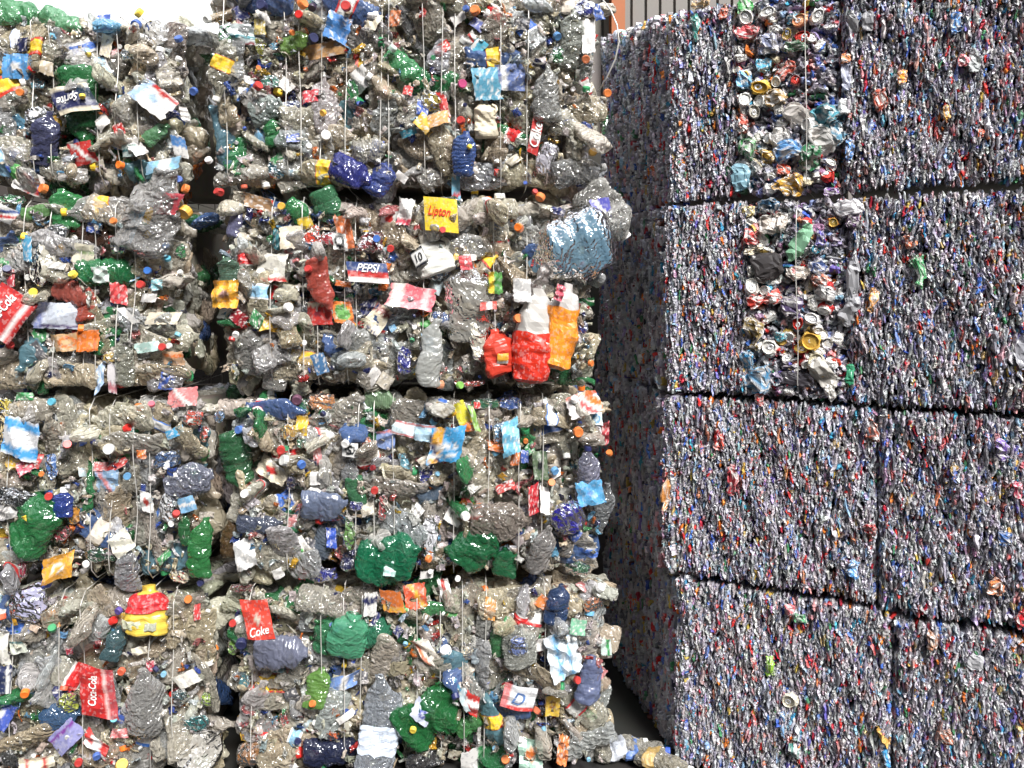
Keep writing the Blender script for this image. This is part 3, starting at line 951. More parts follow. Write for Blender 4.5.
    ('C', 459, 384, 9, (120, 190, 70)), ('C', 442, 384, 11, (205, 130, 90)), ('F', 470, 383, 30, 6, (205, 56, 44)), ('B', 250, 350, 50, 30, 80, (200, 198, 192), {'clear': True}), ('B', 275, 372, 40, 24, 85, (210, 206, 198), {'clear': True}), ('C', 236, 337, 8, RD), ('C', 240, 333, 8, WH), ('F', 290, 340, 18, 14, (225, 190, 120)), ('L', 322, 363, 12, 20, 10, (70, 120, 170)),
    # --- outer stack, third bale
    ('F', 6, 405, 14, 14, (235, 210, 60)), ('L', 23, 396, 19, 7, 0, GR), ('F', 8, 426, 16, 32, (238, 212, 150)), ('L', 29, 436, 32, 34, -22, (228, 228, 230), [('v', .22, .48, (66, 158, 226)), ('v', -.48, -.2, (66, 158, 226))], None, .06), ('C', 55, 401, 9, CY), ('L', 30, 464, 13, 14, -50, (225, 90, 110)), ('F', 57, 464, 11, 24, (80, 130, 205), 10), ('C', 55, 468, 6, OR, .07), ('C', 59, 491, 9, RD),
    ('B', 70, 499, 26, 20, 90, (50, 80, 185), {'out': .03, 'cap': WH}), ('F', 78, 512, 14, 16, (238, 160, 50)), ('F', 22, 494, 42, 16, (26, 30, 34), -12, .03), ('L', 14, 507, 20, 15, 0, GY), ('B', 44, 517, 58, 46, 50, (48, 148, 78), {'out': .025}), ('L', 40, 512, 8, 5, -40, YE, (), None, .07), ('F', 64, 532, 22, 13, (192, 74, 86), 25), ('L', 64, 564, 24, 24, 6, (238, 165, 44), [('r', .12, .2, WH)], None, .05), ('F', 19, 571, 13, 16, (224, 55, 98)),
    ('C', 51, 581, 12, (66, 86, 190)), ('C', 90, 560, 8, WH), ('F', 105, 553, 30, 14, (40, 92, 62)), ('B', 128, 567, 46, 24, 90, (200, 200, 205), {'clear': True}), ('L', 126, 540, 20, 20, 30, (228, 224, 205)), ('C', 141, 406, 10, OR), ('C', 155, 404, 8, PK), ('F', 134, 431, 10, 11, (90, 160, 160)), ('L', 182, 397, 26, 17, 10, (228, 130, 130), [('d', -.1, .1, WH)]), ('F', 196, 417, 20, 16, (238, 80, 52)), ('F', 205, 434, 9, 16, (235, 80, 60)),
    ('L', 180, 430, 16, 8, 28, (70, 165, 215)), ('F', 171, 457, 24, 16, (62, 100, 155)), ('L', 190, 502, 15, 14, 20, (120, 175, 215), [('v', -.1, .1, WH)]), ('C', 181, 511, 9, RD), ('F', 169, 508, 15, 28, (222, 222, 226)), ('L', 149, 500, 10, 20, 0, WH, [('r', 0, .22, (200, 60, 50))]), ('B', 202, 546, 60, 24, 85, (58, 158, 80), {'out': .03}), ('B', 186, 530, 32, 14, 95, (60, 140, 80)), ('F', 180, 577, 20, 11, CR, -15), ('C', 203, 581, 8, NV),
    ('L', 110, 480, 20, 22, 0, (130, 165, 200), [('d', -.2, 0, (200, 120, 120))]), ('C', 135, 472, 9, (80, 140, 190)), ('L', 148, 451, 8, 8, 0, OR), ('L', 104, 465, 12, 8, 0, (215, 110, 110)), ('B', 190, 480, 46, 34, 20, (165, 170, 195), {'clear': True}),
    # --- wide third bale
    ('C', 243, 428, 10, (70, 115, 200)), ('B', 237, 462, 62, 30, -80, (62, 134, 84), {'out': .03}), ('F', 219, 417, 9, 12, (110, 150, 195)), ('L', 272, 470, 30, 17, -36, CR, [('r', 0, .2, RD), ('v', .4, .5, WH)]), ('C', 285, 446, 10, RD), ('C', 304, 460, 10, (60, 110, 205)), ('L', 303, 425, 11, 20, 0, (242, 192, 40)), ('F', 303, 406, 12, 14, (60, 140, 90)), ('F', 303, 441, 11, 12, (44, 120, 80)), ('C', 298, 398, 12, (110, 66, 90)),
    ('F', 322, 402, 26, 18, (224, 150, 90)), ('F', 291, 431, 14, 16, (225, 180, 90)), ('L', 353, 446, 14, 13, 0, WH, [('r', .2, .34, BK)], ('S.', BK, .5, 0, 1.0), .055), ('F', 367, 442, 13, 12, (242, 120, 50)), ('L', 386, 439, 18, 18, 0, (135, 160, 215), [('v', .35, .5, (220, 130, 130))]), ('B', 380, 400, 32, 22, 0, (160, 200, 150)), ('L', 405, 427, 22, 13, -10, (205, 225, 230), [('v', .35, .5, (205, 110, 110)), ('v', -.5, -.38, (205, 110, 110))]),
    ('L', 426, 430, 18, 15, -6, (170, 205, 225), [('v', .35, .5, (205, 110, 110))]), ('L', 447, 440, 30, 34, -3, (64, 165, 228), [('h', -.42, -.12, YO), ('v', -.1, .0, WH), ('d', -.5, -.35, NV), ('v', -.35, -.28, WH)], None, .06), ('L', 463, 414, 12, 26, 20, (220, 212, 50), [('v', -.5, -.3, OR)]), ('L', 474, 416, 5, 24, 15, (140, 190, 80), (), None, .05), ('L', 477, 404, 6, 6, 0, RD), ('L', 470, 425, 12, 8, 0, OR),
    ('L', 510, 434, 16, 30, 8, (112, 194, 228), (), None, .06), ('F', 500, 430, 16, 20, (120, 170, 210)), ('L', 497, 445, 17, 8, -15, OR), ('L', 515, 457, 8, 12, -5, OR), ('F', 485, 403, 28, 10, (50, 120, 80)), ('F', 510, 403, 22, 12, (70, 105, 185)), ('L', 583, 402, 32, 22, 12, (228, 222, 220), [('v', .36, .5, (225, 100, 70)), ('d', .25, .55, OR), ('d', -.1, .05, (205, 60, 60))], None, .06), ('C', 575, 428, 12, OR), ('L', 596, 418, 11, 12, 0, (205, 225, 235), [('r', .2, .35, (60, 150, 210))]),
    ('B', 587, 474, 62, 24, 90, (176, 176, 205), {'clear': True, 'cap': NV, 'out': .045}), ('L', 588, 489, 24, 22, 3, (88, 172, 226), [('r', 0, .12, (60, 120, 200))], None, .085), ('C', 553, 468, 10, (90, 155, 215)), ('L', 556, 473, 10, 6, 30, WH), ('C', 550, 480, 9, OR), ('F', 566, 513, 30, 30, (48, 38, 182), 20, .04), ('L', 533, 497, 10, 26, 5, (206, 40, 50)), ('L', 544, 497, 9, 24, 5, WH), ('L', 540, 464, 14, 26, -5, (92, 112, 82), [('r', 0, .2, BK)]),
    ('B', 602, 510, 54, 24, 70, (178, 182, 185), {'clear': True}), ('C', 609, 453, 8, OR), ('L', 605, 433, 7, 22, 0, (210, 70, 80)), ('F', 429, 473, 18, 18, (54, 62, 175)), ('B', 432, 494, 30, 18, 10, (130, 155, 185)), ('C', 377, 485, 9, RD), ('C', 376, 464, 7, DR), ('B', 357, 486, 34, 20, 100, (80, 156, 104)), ('F', 357, 503, 14, 10, (58, 58, 145)), ('B', 328, 502, 44, 32, 0, (140, 156, 192), {'out': .03}), ('F', 293, 482, 11, 16, (54, 50, 100)),
    ('B', 262, 522, 46, 18, 0, (92, 102, 130)), ('B', 326, 538, 44, 26, 60, (125, 140, 160)), ('L', 333, 535, 9, 18, 0, (54, 90, 200)), ('F', 320, 575, 34, 13, (52, 60, 172)), ('F', 352, 560, 22, 18, (40, 44, 100)), ('F', 351, 530, 11, 30, (110, 160, 80)), ('B', 392, 556, 60, 46, 10, (22, 146, 96), {'out': .04}), ('L', 392, 562, 11, 13, -10, (170, 215, 205), (), None, .08), ('L', 249, 550, 18, 26, 6, (190, 190, 188)), ('L', 280, 571, 10, 10, 20, WH),
    ('B', 477, 545, 52, 42, 45, (34, 136, 78), {'out': .035}), ('B', 505, 562, 32, 26, 80, (40, 140, 84)), ('B', 540, 545, 50, 26, 80, (186, 180, 176), {'clear': True, 'out': .04}), ('L', 427, 574, 12, 7, 0, WH), ('C', 458, 575, 7, WH), ('F', 578, 569, 24, 12, (40, 112, 70)), ('C', 428, 553, 9, OR), ('F', 384, 505, 9, 24, (196, 80, 80)), ('L', 418, 508, 10, 11, 40, WH), ('F', 430, 536, 15, 42, (215, 215, 222)), ('B', 228, 540, 40, 20, 90, (120, 92, 58)),
    ('L', 318, 475, 10, 12, 0, WH), ('F', 405, 460, 8, 16, (110, 180, 200), 20), ('B', 500, 520, 60, 40, 0, (180, 165, 152), {'clear': True}), ('L', 505, 485, 18, 8, 20, (200, 70, 65)),
    # --- outer stack, bottom bale
    ('F', 33, 602, 34, 32, (206, 204, 240), 20, .03), ('C', 10, 608, 12, (238, 90, 50)), ('L', 55, 617, 13, 18, 20, (238, 160, 80)), ('L', 5, 643, 16, 32, 2, (214, 212, 200)), ('L', 23, 643, 14, 12, 0, (215, 222, 205), [('v', .3, .5, TE)]), ('L', 6, 675, 18, 26, 3, (44, 54, 96), [('h', .3, .42, WH)]), ('L', 8, 707, 22, 24, -28, (68, 92, 190), [('r', 0, .18, WH)]),
    ('J', 149, 609, 40, 44, 0, (226, 190, 60), {'sleeve': ((204, 44, 48), .5, .86), 'handle': False, 'out': .035}), ('L', 138, 618, 16, 8, 0, (205, 208, 170), (), None, .09), ('L', 158, 619, 10, 7, 0, (180, 185, 160), (), None, .09), ('C', 131, 661, 9, (240, 90, 55)), ('C', 71, 680, 9, (240, 90, 55)), ('L', 71, 650, 6, 6, 0, (214, 50, 80)),
    ('L', 105, 684, 32, 46, -2, (212, 42, 40), [('h', .22, .3, (235, 180, 175)), ('h', .3, .5, (190, 70, 75))], ('Coca-Cola', WH, .62, 90, 1.7, -.12, .06), .065), ('L', 103, 736, 26, 13, -36, RD, [('v', -.5, -.25, WH), ('h', -.15, .2, WH)]), ('C', 105, 744, 9, BL), ('F', 72, 698, 18, 18, (178, 188, 60)), ('B', 63, 712, 36, 28, 20, (75, 118, 170), {'out': .025}), ('F', 40, 694, 20, 12, (60, 130, 165)), ('L', 72, 730, 30, 20, 40, (150, 150, 205), [('v', .2, .35, (130, 60, 160))]),
    ('C', 120, 712, 9, CY), ('C', 128, 757, 14, YO), ('C', 87, 752, 9, RD), ('L', 45, 754, 30, 11, 0, CR, [('h', -.3, -.2, RD), ('h', .2, .3, RD)]), ('F', 12, 755, 17, 16, BK), ('F', 28, 762, 8, 14, LG), ('B', 118, 640, 34, 22, 70, (84, 122, 130)), ('C', 190, 597, 9, OR), ('L', 199, 610, 6, 14, 0, (214, 50, 50)), ('L', 155, 660, 7, 10, 0, (200, 60, 80)), ('C', 163, 661, 8, NV), ('F', 198, 718, 26, 14, (22, 120, 122)), ('F', 206, 699, 11, 14, (165, 200, 60)), ('F', 184, 692, 15, 14, (40, 90, 95)),
    ('B', 152, 695, 70, 34, 85, (206, 204, 200), {'clear': True, 'out': .03}), ('F', 203, 752, 44, 34, (205, 200, 190), 30), ('C', 124, 606, 9, (90, 70, 160)), ('F', 140, 732, 11, 12, (54, 120, 70)), ('L', 124, 728, 16, 8, 0, (222, 110, 110)), ('L', 190, 675, 20, 14, 30, (232, 228, 215)),
    # --- wide bottom bale
    ('L', 264, 609, 24, 36, 14, (232, 66, 48), [('r', 0, .12, (200, 190, 170))], ('Coke', WH, .8, 0, 1.3, 0, -.3), .06), ('C', 236, 620, 9, RD), ('C', 246, 635, 13, NV), ('F', 242, 589, 22, 9, (150, 40, 44)), ('B', 285, 645, 50, 34, -6, (150, 156, 186), {'out': .03}), ('B', 350, 632, 44, 40, 80, (100, 212, 158), {'out': .035}), ('B', 325, 634, 38, 24, 80, (70, 166, 108)), ('B', 376, 632, 40, 30, 10, (60, 158, 116)), ('L', 393, 597, 20, 22, 0, (240, 120, 44), [('v', -.5, -.2, YO)]), ('L', 416, 594, 20, 22, 10, (238, 92, 52), [('d', 0, .2, YO)]),
    ('L', 446, 592, 10, 26, 18, WH, [('h', -.2, .1, RD)]), ('B', 432, 610, 40, 16, 0, (90, 180, 110)), ('L', 372, 600, 12, 22, 0, WH, [('v', 0, .3, NV)]), ('L', 345, 680, 26, 15, 0, (118, 155, 222), [('h', -.1, .1, WH)]), ('B', 318, 685, 38, 24, 80, (130, 192, 84)), ('F', 333, 730, 13, 9, (232, 100, 40), 30), ('C', 317, 695, 8, OR), ('F', 284, 722, 9, 18, (204, 70, 72)), ('F', 245, 680, 12, 16, (80, 140, 150)), ('F', 232, 648, 10, 14, (140, 190, 80)),
    ('B', 384, 718, 96, 40, 85, (196, 204, 215), {'clear': True, 'lab': (205, 215, 230), 'out': .035}), ('B', 432, 708, 70, 52, 28, (40, 140, 70), {'out': .035}), ('L', 424, 702, 20, 17, -35, (205, 212, 235), [('r', .12, .24, (90, 100, 180))], None, .08), ('C', 415, 716, 8, YE, .07), ('L', 472, 695, 13, 20, -10, RD, [('v', -.1, .2, WH)]), ('L', 518, 690, 30, 22, -18, (236, 236, 238), [('v', -.5, -.38, RD), ('h', -.5, -.3, (232, 120, 120))], ('D', (90, 120, 170), .4, 0, 1.1), .06),
    ('L', 552, 702, 13, 22, 0, (240, 196, 60), [('r', .1, .2, (160, 90, 40))]), ('L', 562, 745, 10, 26, -5, (240, 130, 60)), ('L', 490, 606, 10, 20, 0, (240, 160, 70)), ('B', 485, 622, 30, 18, 80, (205, 205, 198), {'clear': True}), ('B', 518, 640, 42, 34, 95, (214, 216, 205), {'clear': True, 'out': .035}), ('F', 517, 637, 17, 20, (120, 140, 205), 0, .06), ('B', 499, 638, 34, 20, 85, (84, 164, 100)), ('L', 428, 647, 13, 32, 32, (230, 220, 205), [('h', -.5, -.25, (225, 110, 60))]), ('F', 468, 650, 15, 15, CR), ('B', 556, 598, 40, 28, 80, (58, 88, 142), {'out': .025}),
    ('C', 598, 587, 11, WH), ('F', 592, 603, 20, 14, (208, 122, 70), 25), ('L', 576, 620, 14, 14, 0, (130, 200, 160)), ('L', 562, 646, 30, 40, 12, (215, 225, 232), [('h', -.25, -.1, SK), ('h', .1, .2, SK)], None, .05), ('C', 575, 675, 9, RD), ('B', 590, 675, 44, 26, 80, (140, 155, 205), {'out': .03}), ('L', 606, 646, 10, 15, 0, (205, 225, 215), [('h', 0, .3, GR)]), ('C', 582, 700, 8, WH), ('L', 473, 760, 22, 24, 0, WH, [('h', .2, .45, GR)]), ('B', 470, 725, 30, 22, 20, (84, 168, 90)), ('C', 537, 704, 9, (235, 110, 70)),
    ('F', 445, 727, 16, 20, (158, 88, 50)), ('B', 335, 750, 60, 30, 0, (48, 58, 100)), ('C', 505, 752, 10, OR), ('F', 425, 758, 40, 16, (30, 34, 40)), ('L', 555, 662, 12, 8, 0, CR), ('L', 530, 748, 22, 26, 0, (150, 190, 170), [('r', 0, .2, OR)]), ('F', 250, 752, 24, 20, (165, 110, 60)), ('C', 300, 735, 8, NV), ('F', 432, 640, 6, 6, WH),
]
# coloured cans and scraps in the can bales: kind, row, column, px, py, w, h, turn, colour
CLM = [
    ('K', 0, 0, 748, 33, 22, 14, 0, (206, 90, 96)), ('K', 0, 0, 746, 7, 16, 18, 0, (80, 160, 90)), ('E', 0, 0, 747, 19, 15, 15, 0, (228, 226, 222)), ('E', 0, 0, 768, 14, 15, 15, 0, (228, 226, 222)), ('E', 0, 0, 818, 18, 15, 15, 0, (230, 228, 224)), ('E', 0, 0, 800, 22, 13, 13, 0, (230, 170, 130)), ('K', 0, 0, 793, 20, 10, 10, 0, (70, 150, 180)),
    ('E', 0, 0, 761, 89, 18, 18, 0, (214, 178, 84)), ('K', 0, 0, 776, 99, 20, 14, 20, (160, 130, 80)), ('E', 0, 0, 746, 101, 13, 13, 0, (230, 228, 224)), ('K', 0, 0, 764, 66, 14, 12, 0, (90, 170, 200)), ('K', 0, 0, 745, 80, 12, 18, 0, (100, 160, 200)), ('K', 0, 0, 784, 73, 22, 8, 40, (205, 90, 70)), ('K', 0, 0, 796, 46, 22, 12, 0, (70, 120, 84)), ('K', 0, 0, 768, 46, 20, 20, 0, (130, 135, 160)),
    ('P', 0, 0, 803, 122, 20, 44, 38, (214, 208, 202)), ('P', 0, 0, 822, 140, 22, 30, 20, (222, 220, 216)), ('K', 0, 0, 825, 118, 26, 24, 0, (60, 130, 145)), ('K', 0, 0, 836, 132, 14, 30, 0, (80, 130, 155)), ('K', 0, 0, 790, 185, 26, 18, 0, (196, 150, 50)), ('P', 0, 0, 741, 178, 16, 30, 0, (150, 190, 205)), ('K', 0, 0, 810, 158, 22, 26, 0, (54, 130, 84)), ('K', 0, 0, 748, 150, 20, 18, 0, (70, 150, 84)),
    ('K', 0, 0, 784, 170, 12, 8, 0, (225, 90, 50)), ('C', 0, 0, 819, 156, 8, 8, 0, (200, 50, 50)), ('K', 0, 0, 787, 150, 26, 22, 20, (90, 140, 190)), ('K', 0, 0, 744, 123, 10, 14, 0, (206, 96, 80)), ('K', 0, 0, 768, 157, 14, 12, 0, (205, 165, 70)), ('K', 0, 0, 832, 192, 14, 8, 0, (130, 90, 160)), ('K', 0, 0, 780, 137, 22, 14, 0, (205, 202, 198)),
    ('K', 0, 0, 697, 30, 8, 24, 0, (70, 160, 150)), ('K', 0, 0, 724, 15, 8, 12, 0, (225, 90, 40)), ('K', 0, 0, 702, 5, 18, 8, 0, (225, 190, 140)), ('K', 0, 0, 729, 66, 7, 30, 0, (40, 40, 46)), ('K', 0, 0, 692, 78, 6, 16, 0, (225, 225, 235)),
    ('K', 1, 0, 752, 236, 14, 18, 0, (196, 56, 52)), ('P', 1, 0, 767, 264, 30, 32, 20, (74, 70, 70)), ('P', 1, 0, 801, 242, 15, 40, -28, (155, 205, 170)), ('K', 1, 0, 766, 299, 34, 12, 12, (206, 66, 54)), ('K', 1, 0, 754, 335, 15, 34, 0, (132, 112, 64)), ('K', 1, 0, 758, 379, 32, 22, 15, (70, 135, 175)), ('K', 1, 0, 748, 360, 12, 18, 0, (64, 140, 180)), ('E', 1, 0, 811, 341, 18, 18, 0, (216, 176, 84)),
    ('E', 1, 0, 812, 318, 15, 15, 0, (230, 228, 226)), ('E', 1, 0, 770, 347, 15, 15, 0, (226, 224, 218)), ('E', 1, 0, 753, 286, 15, 15, 0, (226, 224, 218)), ('E', 1, 0, 816, 360, 16, 16, 0, (214, 206, 180)), ('P', 1, 0, 824, 374, 20, 34, 30, (196, 192, 184)), ('P', 1, 0, 796, 378, 34, 14, 0, (70, 66, 72)), ('K', 1, 0, 793, 307, 22, 20, 0, (80, 66, 100)), ('K', 1, 0, 818, 268, 16, 14, 0, (60, 80, 130)), ('K', 1, 0, 820, 281, 16, 12, 0, (215, 130, 105)), ('K', 1, 0, 821, 240, 9, 16, 0, (95, 85, 160)),
    ('K', 1, 0, 768, 206, 20, 14, 0, (50, 90, 120)), ('K', 1, 0, 750, 212, 12, 10, 0, (210, 190, 110)), ('K', 1, 0, 756, 250, 20, 7, 30, (226, 215, 190)), ('K', 1, 0, 774, 224, 26, 20, 0, (180, 170, 160)), ('K', 1, 0, 800, 272, 26, 12, 0, (226, 216, 205)), ('K', 1, 0, 822, 297, 22, 18, 0, (110, 110, 112)), ('K', 1, 0, 780, 337, 10, 10, 0, (60, 165, 185)), ('P', 1, 0, 836, 362, 10, 8, 0, (196, 70, 50)),
    ('P', 1, 1, 848, 208, 28, 15, 0, (238, 236, 238)), ('K', 1, 1, 853, 221, 12, 12, 0, (88, 56, 100)), ('P', 1, 1, 852, 282, 13, 60, 0, (176, 176, 180)), ('P', 1, 1, 850, 312, 16, 30, -20, (180, 180, 184)), ('K', 1, 1, 873, 298, 8, 26, 0, (220, 150, 50)), ('K', 1, 1, 919, 272, 7, 36, 0, (60, 150, 90)), ('P', 1, 1, 850, 374, 8, 22, 0, (70, 160, 120)), ('P', 1, 1, 1022, 350, 14, 34, 0, (176, 176, 182)), ('K', 1, 1, 908, 242, 8, 14, 0, (220, 120, 80)),
    ('P', 0, 1, 846, 75, 8, 38, 0, (205, 208, 225)), ('P', 0, 1, 845, 108, 12, 16, 0, (226, 226, 226)), ('K', 0, 1, 846, 60, 9, 9, 0, (226, 140, 80)), ('K', 0, 1, 902, 78, 10, 14, 0, (236, 150, 50)), ('P', 0, 1, 974, 62, 10, 26, 0, (196, 200, 200)), ('K', 0, 1, 956, 24, 10, 22, 0, (90, 150, 215)), ('K', 0, 1, 880, 100, 10, 26, 10, (190, 90, 70)), ('P', 0, 1, 853, 26, 12, 24, 0, (170, 170, 172)), ('P', 0, 1, 868, 22, 10, 20, 0, (160, 160, 164)), ('K', 0, 1, 850, 150, 8, 20, 0, (90, 140, 200)), ('K', 0, 1, 980, 135, 7, 10, 0, (225, 100, 60)), ('K', 0, 1, 963, 62, 10, 12, 0, (225, 110, 120)), ('K', 0, 1, 946, 114, 6, 18, 0, (230, 170, 70)),
    ('K', 2, 0, 720, 442, 9, 16, 0, (215, 70, 50)), ('K', 2, 0, 733, 478, 9, 30, 0, (170, 60, 70)), ('K', 2, 0, 790, 530, 6, 14, 0, (90, 130, 210)), ('K', 2, 0, 854, 568, 10, 18, 0, (90, 150, 205)), ('K', 2, 0, 668, 490, 7, 40, 0, (180, 120, 60)), ('K', 2, 0, 718, 416, 8, 18, 0, (100, 120, 190)), ('K', 2, 0, 760, 400, 8, 14, 0, (205, 80, 80)),
    ('K', 2, 1, 873, 430, 12, 24, 0, (160, 80, 60)), ('K', 2, 1, 871, 528, 11, 12, 0, (180, 40, 44)), ('K', 2, 1, 954, 472, 8, 20, 0, (190, 150, 60)), ('K', 2, 1, 1003, 450, 8, 22, 0, (110, 80, 160)), ('K', 2, 1, 1005, 538, 12, 14, 0, (60, 100, 160)), ('K', 2, 1, 995, 585, 12, 18, 0, (190, 110, 60)), ('K', 2, 1, 1017, 490, 8, 16, 0, (215, 80, 110)),
    ('E', 3, 0, 790, 698, 15, 15, 0, (228, 222, 205)), ('K', 3, 0, 770, 665, 9, 20, 0, (150, 195, 70)), ('K', 3, 0, 795, 745, 10, 20, 0, (50, 130, 120)), ('K', 3, 0, 755, 668, 6, 22, 0, (170, 70, 70)), ('K', 3, 0, 783, 720, 6, 30, 0, (110, 150, 190)), ('K', 3, 0, 790, 608, 10, 12, 0, (210, 100, 110)), ('K', 3, 0, 800, 617, 12, 10, 0, (80, 160, 110)),
    ('K', 3, 1, 886, 752, 8, 26, 0, (60, 140, 190)), ('K', 3, 1, 932, 640, 10, 18, 0, (160, 110, 80)), ('K', 3, 1, 945, 735, 12, 16, 0, (160, 90, 60)), ('P', 3, 1, 975, 660, 14, 16, 0, (205, 205, 208)), ('K', 2, 1, 1022, 620, 10, 18, 0, (205, 40, 50)),
]


ROWZ = [(1.11, .352), (.345, -.358), (-.368, -1.04), (-1.05, -1.745)]
ROWN = ['top', 'second', 'third', 'bottom']
A_EDGE = [(-60, 190), (-60, 188), (-60, 213), (-60, 220)]
B_EDGE = [(209, 604), (214, 600), (228, 606), (230, 612)]
A_WIRE = [[34, 53, 98, 118, 139], [3, 30, 56, 86, 98, 120, 137], [12, 94, 115, 139, 153], [17, 63, 85, 152, 175]]
B_WIRE = [[224, 285, 299, 324, 346, 383, 389, 423, 443, 455, 500, 528], [273, 303, 320, 345, 356, 493, 527, 425], [359, 374, 393, 454, 489, 520, 543, 290], [252, 323, 344, 363, 418, 440, 462, 486, 544]]
A_TXT = ['topmost bottle bale of the outer stack, white sky above it, green lemon-and-lime bottle showing',
         'second bottle bale down in the outer stack, slanted red label beside two yellow caps',
         'third bottle bale down in the outer stack, black curved scrap over crushed green bottle',
         'lowest bottle bale of the outer stack, upright red label with white script lettering']
B_TXT = ['topmost wide bottle bale beside the dark aisle, loose wire arching off its corner',
         'wide bottle bale with red and orange jugs under a big pale blue jug',
         'wide bottle bale with round royal blue scrap near its aisle corner',
         'lowest wide bottle bale, mint green crushed bottle below a red label']
BALES = []
for col in ('A', 'B'):
    for r in range(4):
        x0, x1 = (A_EDGE if col == 'A' else B_EDGE)[r]
        s0, s1 = PL.s_of(x0), PL.s_of(x1)
        z1, z0 = [CAM_H + q for q in ROWZ[r]]
        if r == 0 and col == 'A':
            z1 -= .125
        dep = .8
        B = dict(P=PL, s0=s0, s1=s1, z0=max(z0, .004), z1=z1, dep=dep, col=col, row=r, x0=x0, x1=x1)
        c = PL.pt((s0 + s1) / 2, B['z0'], -dep / 2)
        B['root'] = thing('bottle_bale', (A_TXT if col == 'A' else B_TXT)[r], 'bale', c, 'bales of crushed plastic bottles')
        BALES.append(B)


def bale_at(px, py):
    best = None
    for B in BALES:
        s, z = PL.sz(px, py)
        ds = max(B['s0'] - s, 0, s - B['s1'])
        dz = max(B['z0'] - z, 0, z - B['z1'])
        d = ds + dz
        if best is None or d < best[0]:
            best = (d, B)
    return best[1]


TAKEN = {id(B): [] for B in BALES}
for it in LM:
    kind, px, py = it[0], it[1], it[2]
    B = bale_at(px, py)
    a = it[3:]
    if kind == 'L':
        add_label(B, px, py, *a)
        rr = max(a[0], a[1])
    elif kind == 'C':
        add_cap(B, px, py, *a)
        rr = 0
    elif kind == 'F':
        add_film(B, px, py, *a)
        rr = max(a[0], a[1])
    elif kind == 'B':
        kw = a[-1] if isinstance(a[-1], dict) else {}
        add_bottle(B, px, py, *[q for q in a if not isinstance(q, dict)], **kw)
        rr = max(a[0], a[1])
    else:
        kw = a[-1] if isinstance(a[-1], dict) else {}
        add_jug(B, px, py, *[q for q in a if not isinstance(q, dict)], **kw)
        rr = max(a[0], a[1])
    if rr:
        TAKEN[id(B)].append((px, py, rr * .4))

for B in BALES:
    wpx = B['x1'] - max(B['x0'], -20)
    nB = min(88 if B['col'] == 'B' else 48, 100 - sum(o.name.startswith('crushed_bottle') for o in B['root'].children))
    pts = []
    _, zt = 0, 0
    for i in range(nB):
        best = None
        for _ in range(14):
            s = random.uniform(max(B['s0'], PL.s_of(-22)) + .05, B['s1'] - .05)
            px = 512 + F_PX * (PL.o + PL.u * s)[0] / (PL.o + PL.u * s)[1]
            z = random.uniform(B['z0'] + .05, B['z1'] - .055)
            py = HOR - (z - CAM_H) / PL.scale(px)
            d = min([math.hypot(px - q[0], py - q[1]) - q[2] * 0 for q in pts] + [80])
            d = min([d] + [(math.hypot(px - q[0], py - q[1]) - q[2]) * 1.5 for q in TAKEN[id(B)]])
            if best is None or d > best[0]:
                best = (d, px, py, s, z)
        _, px, py, s, z = best
        pts.append((px, py, 0))
        r = random.random()
        col, tint = random.choice(CLEAR), False
        if r < .035:
            col, tint = (70, 150, 95), True
        elif r < .07:
            col, tint = (100, 130, 185), True
        elif r < .10:
            col, tint = (120, 165, 180), True
        ang = random.choice((90, 0, 90, 180, 270, random.uniform(0, 360))) + random.gauss(0, 22)
        edge = min(s - B['s0'], B['s1'] - s, z - B['z0'], B['z1'] - z)
        if edge < .09:      # keep it inside the bale outline
            ang = (90 if min(s - B['s0'], B['s1'] - s) < min(z - B['z0'], B['z1'] - z) else 0) + random.choice((0, 180)) + random.gauss(0, 10)
        tilt = None
        if random.random() < .13:
            tilt = (random.gauss(0, .4), random.choice((-1, 1)) * (PI / 2 - random.uniform(.1, .6)))
        place_bottle(B, s, z, ang, random.uniform(-.045, .005), col, tint, cap=random.choice(CAPCOL) if random.random() < .5 else None, lab=random.random() < .22, tilt=tilt)
    # small loose caps and label shreds caught between the bottles
    m = 30 if B['col'] == 'B' else 16
    for i in range(m):
        px = random.uniform(max(B['x0'], -5) + 8, B['x1'] - 6)
        z = random.uniform(B['z0'] + .03, B['z1'] - .03)
        py = HOR - (z - CAM_H) / PL.scale(px)
        if i % 3 == 0:
            add_cap(B, px, py, random.uniform(5, 7.5), random.choice(CAPCOL), out=random.uniform(.015, .04))
        else:
            add_label(B, px, py, random.uniform(7, 20), random.uniform(6, 14), random.uniform(0, 180), random.choice(SCRAPCOL), out=random.uniform(.01, .035))
    fill_mesh(B, 235 if B['col'] == 'B' else 120, (-1, 1))
    for x in (A_WIRE if B['col'] == 'A' else B_WIRE)[B['row']]:
        d = 5 if x < 300 and B['row'] == 0 else random.uniform(-3, 3)
        wire_loop(B, x, x + d)

# loose wire arching off the top bale's corner
B = BALES[4]
pp = [(600, 4, .05), (607, 18, .08), (612, 34, .10), (614, 50, .10), (611, 66, .09), (604, 82, .07), (596, 95, .04)]
V, Fc = tube([PL.pt(*PL.sz(x, y), o) for x, y, o in pp], .0028)
put('baling_wire', mesh('baling_wire', V - np.array(WM[B['root'].name].translation), Fc, [M_WIRE], smooth=True), WM[B['root'].name], B['root'], None, 'loose wire end')


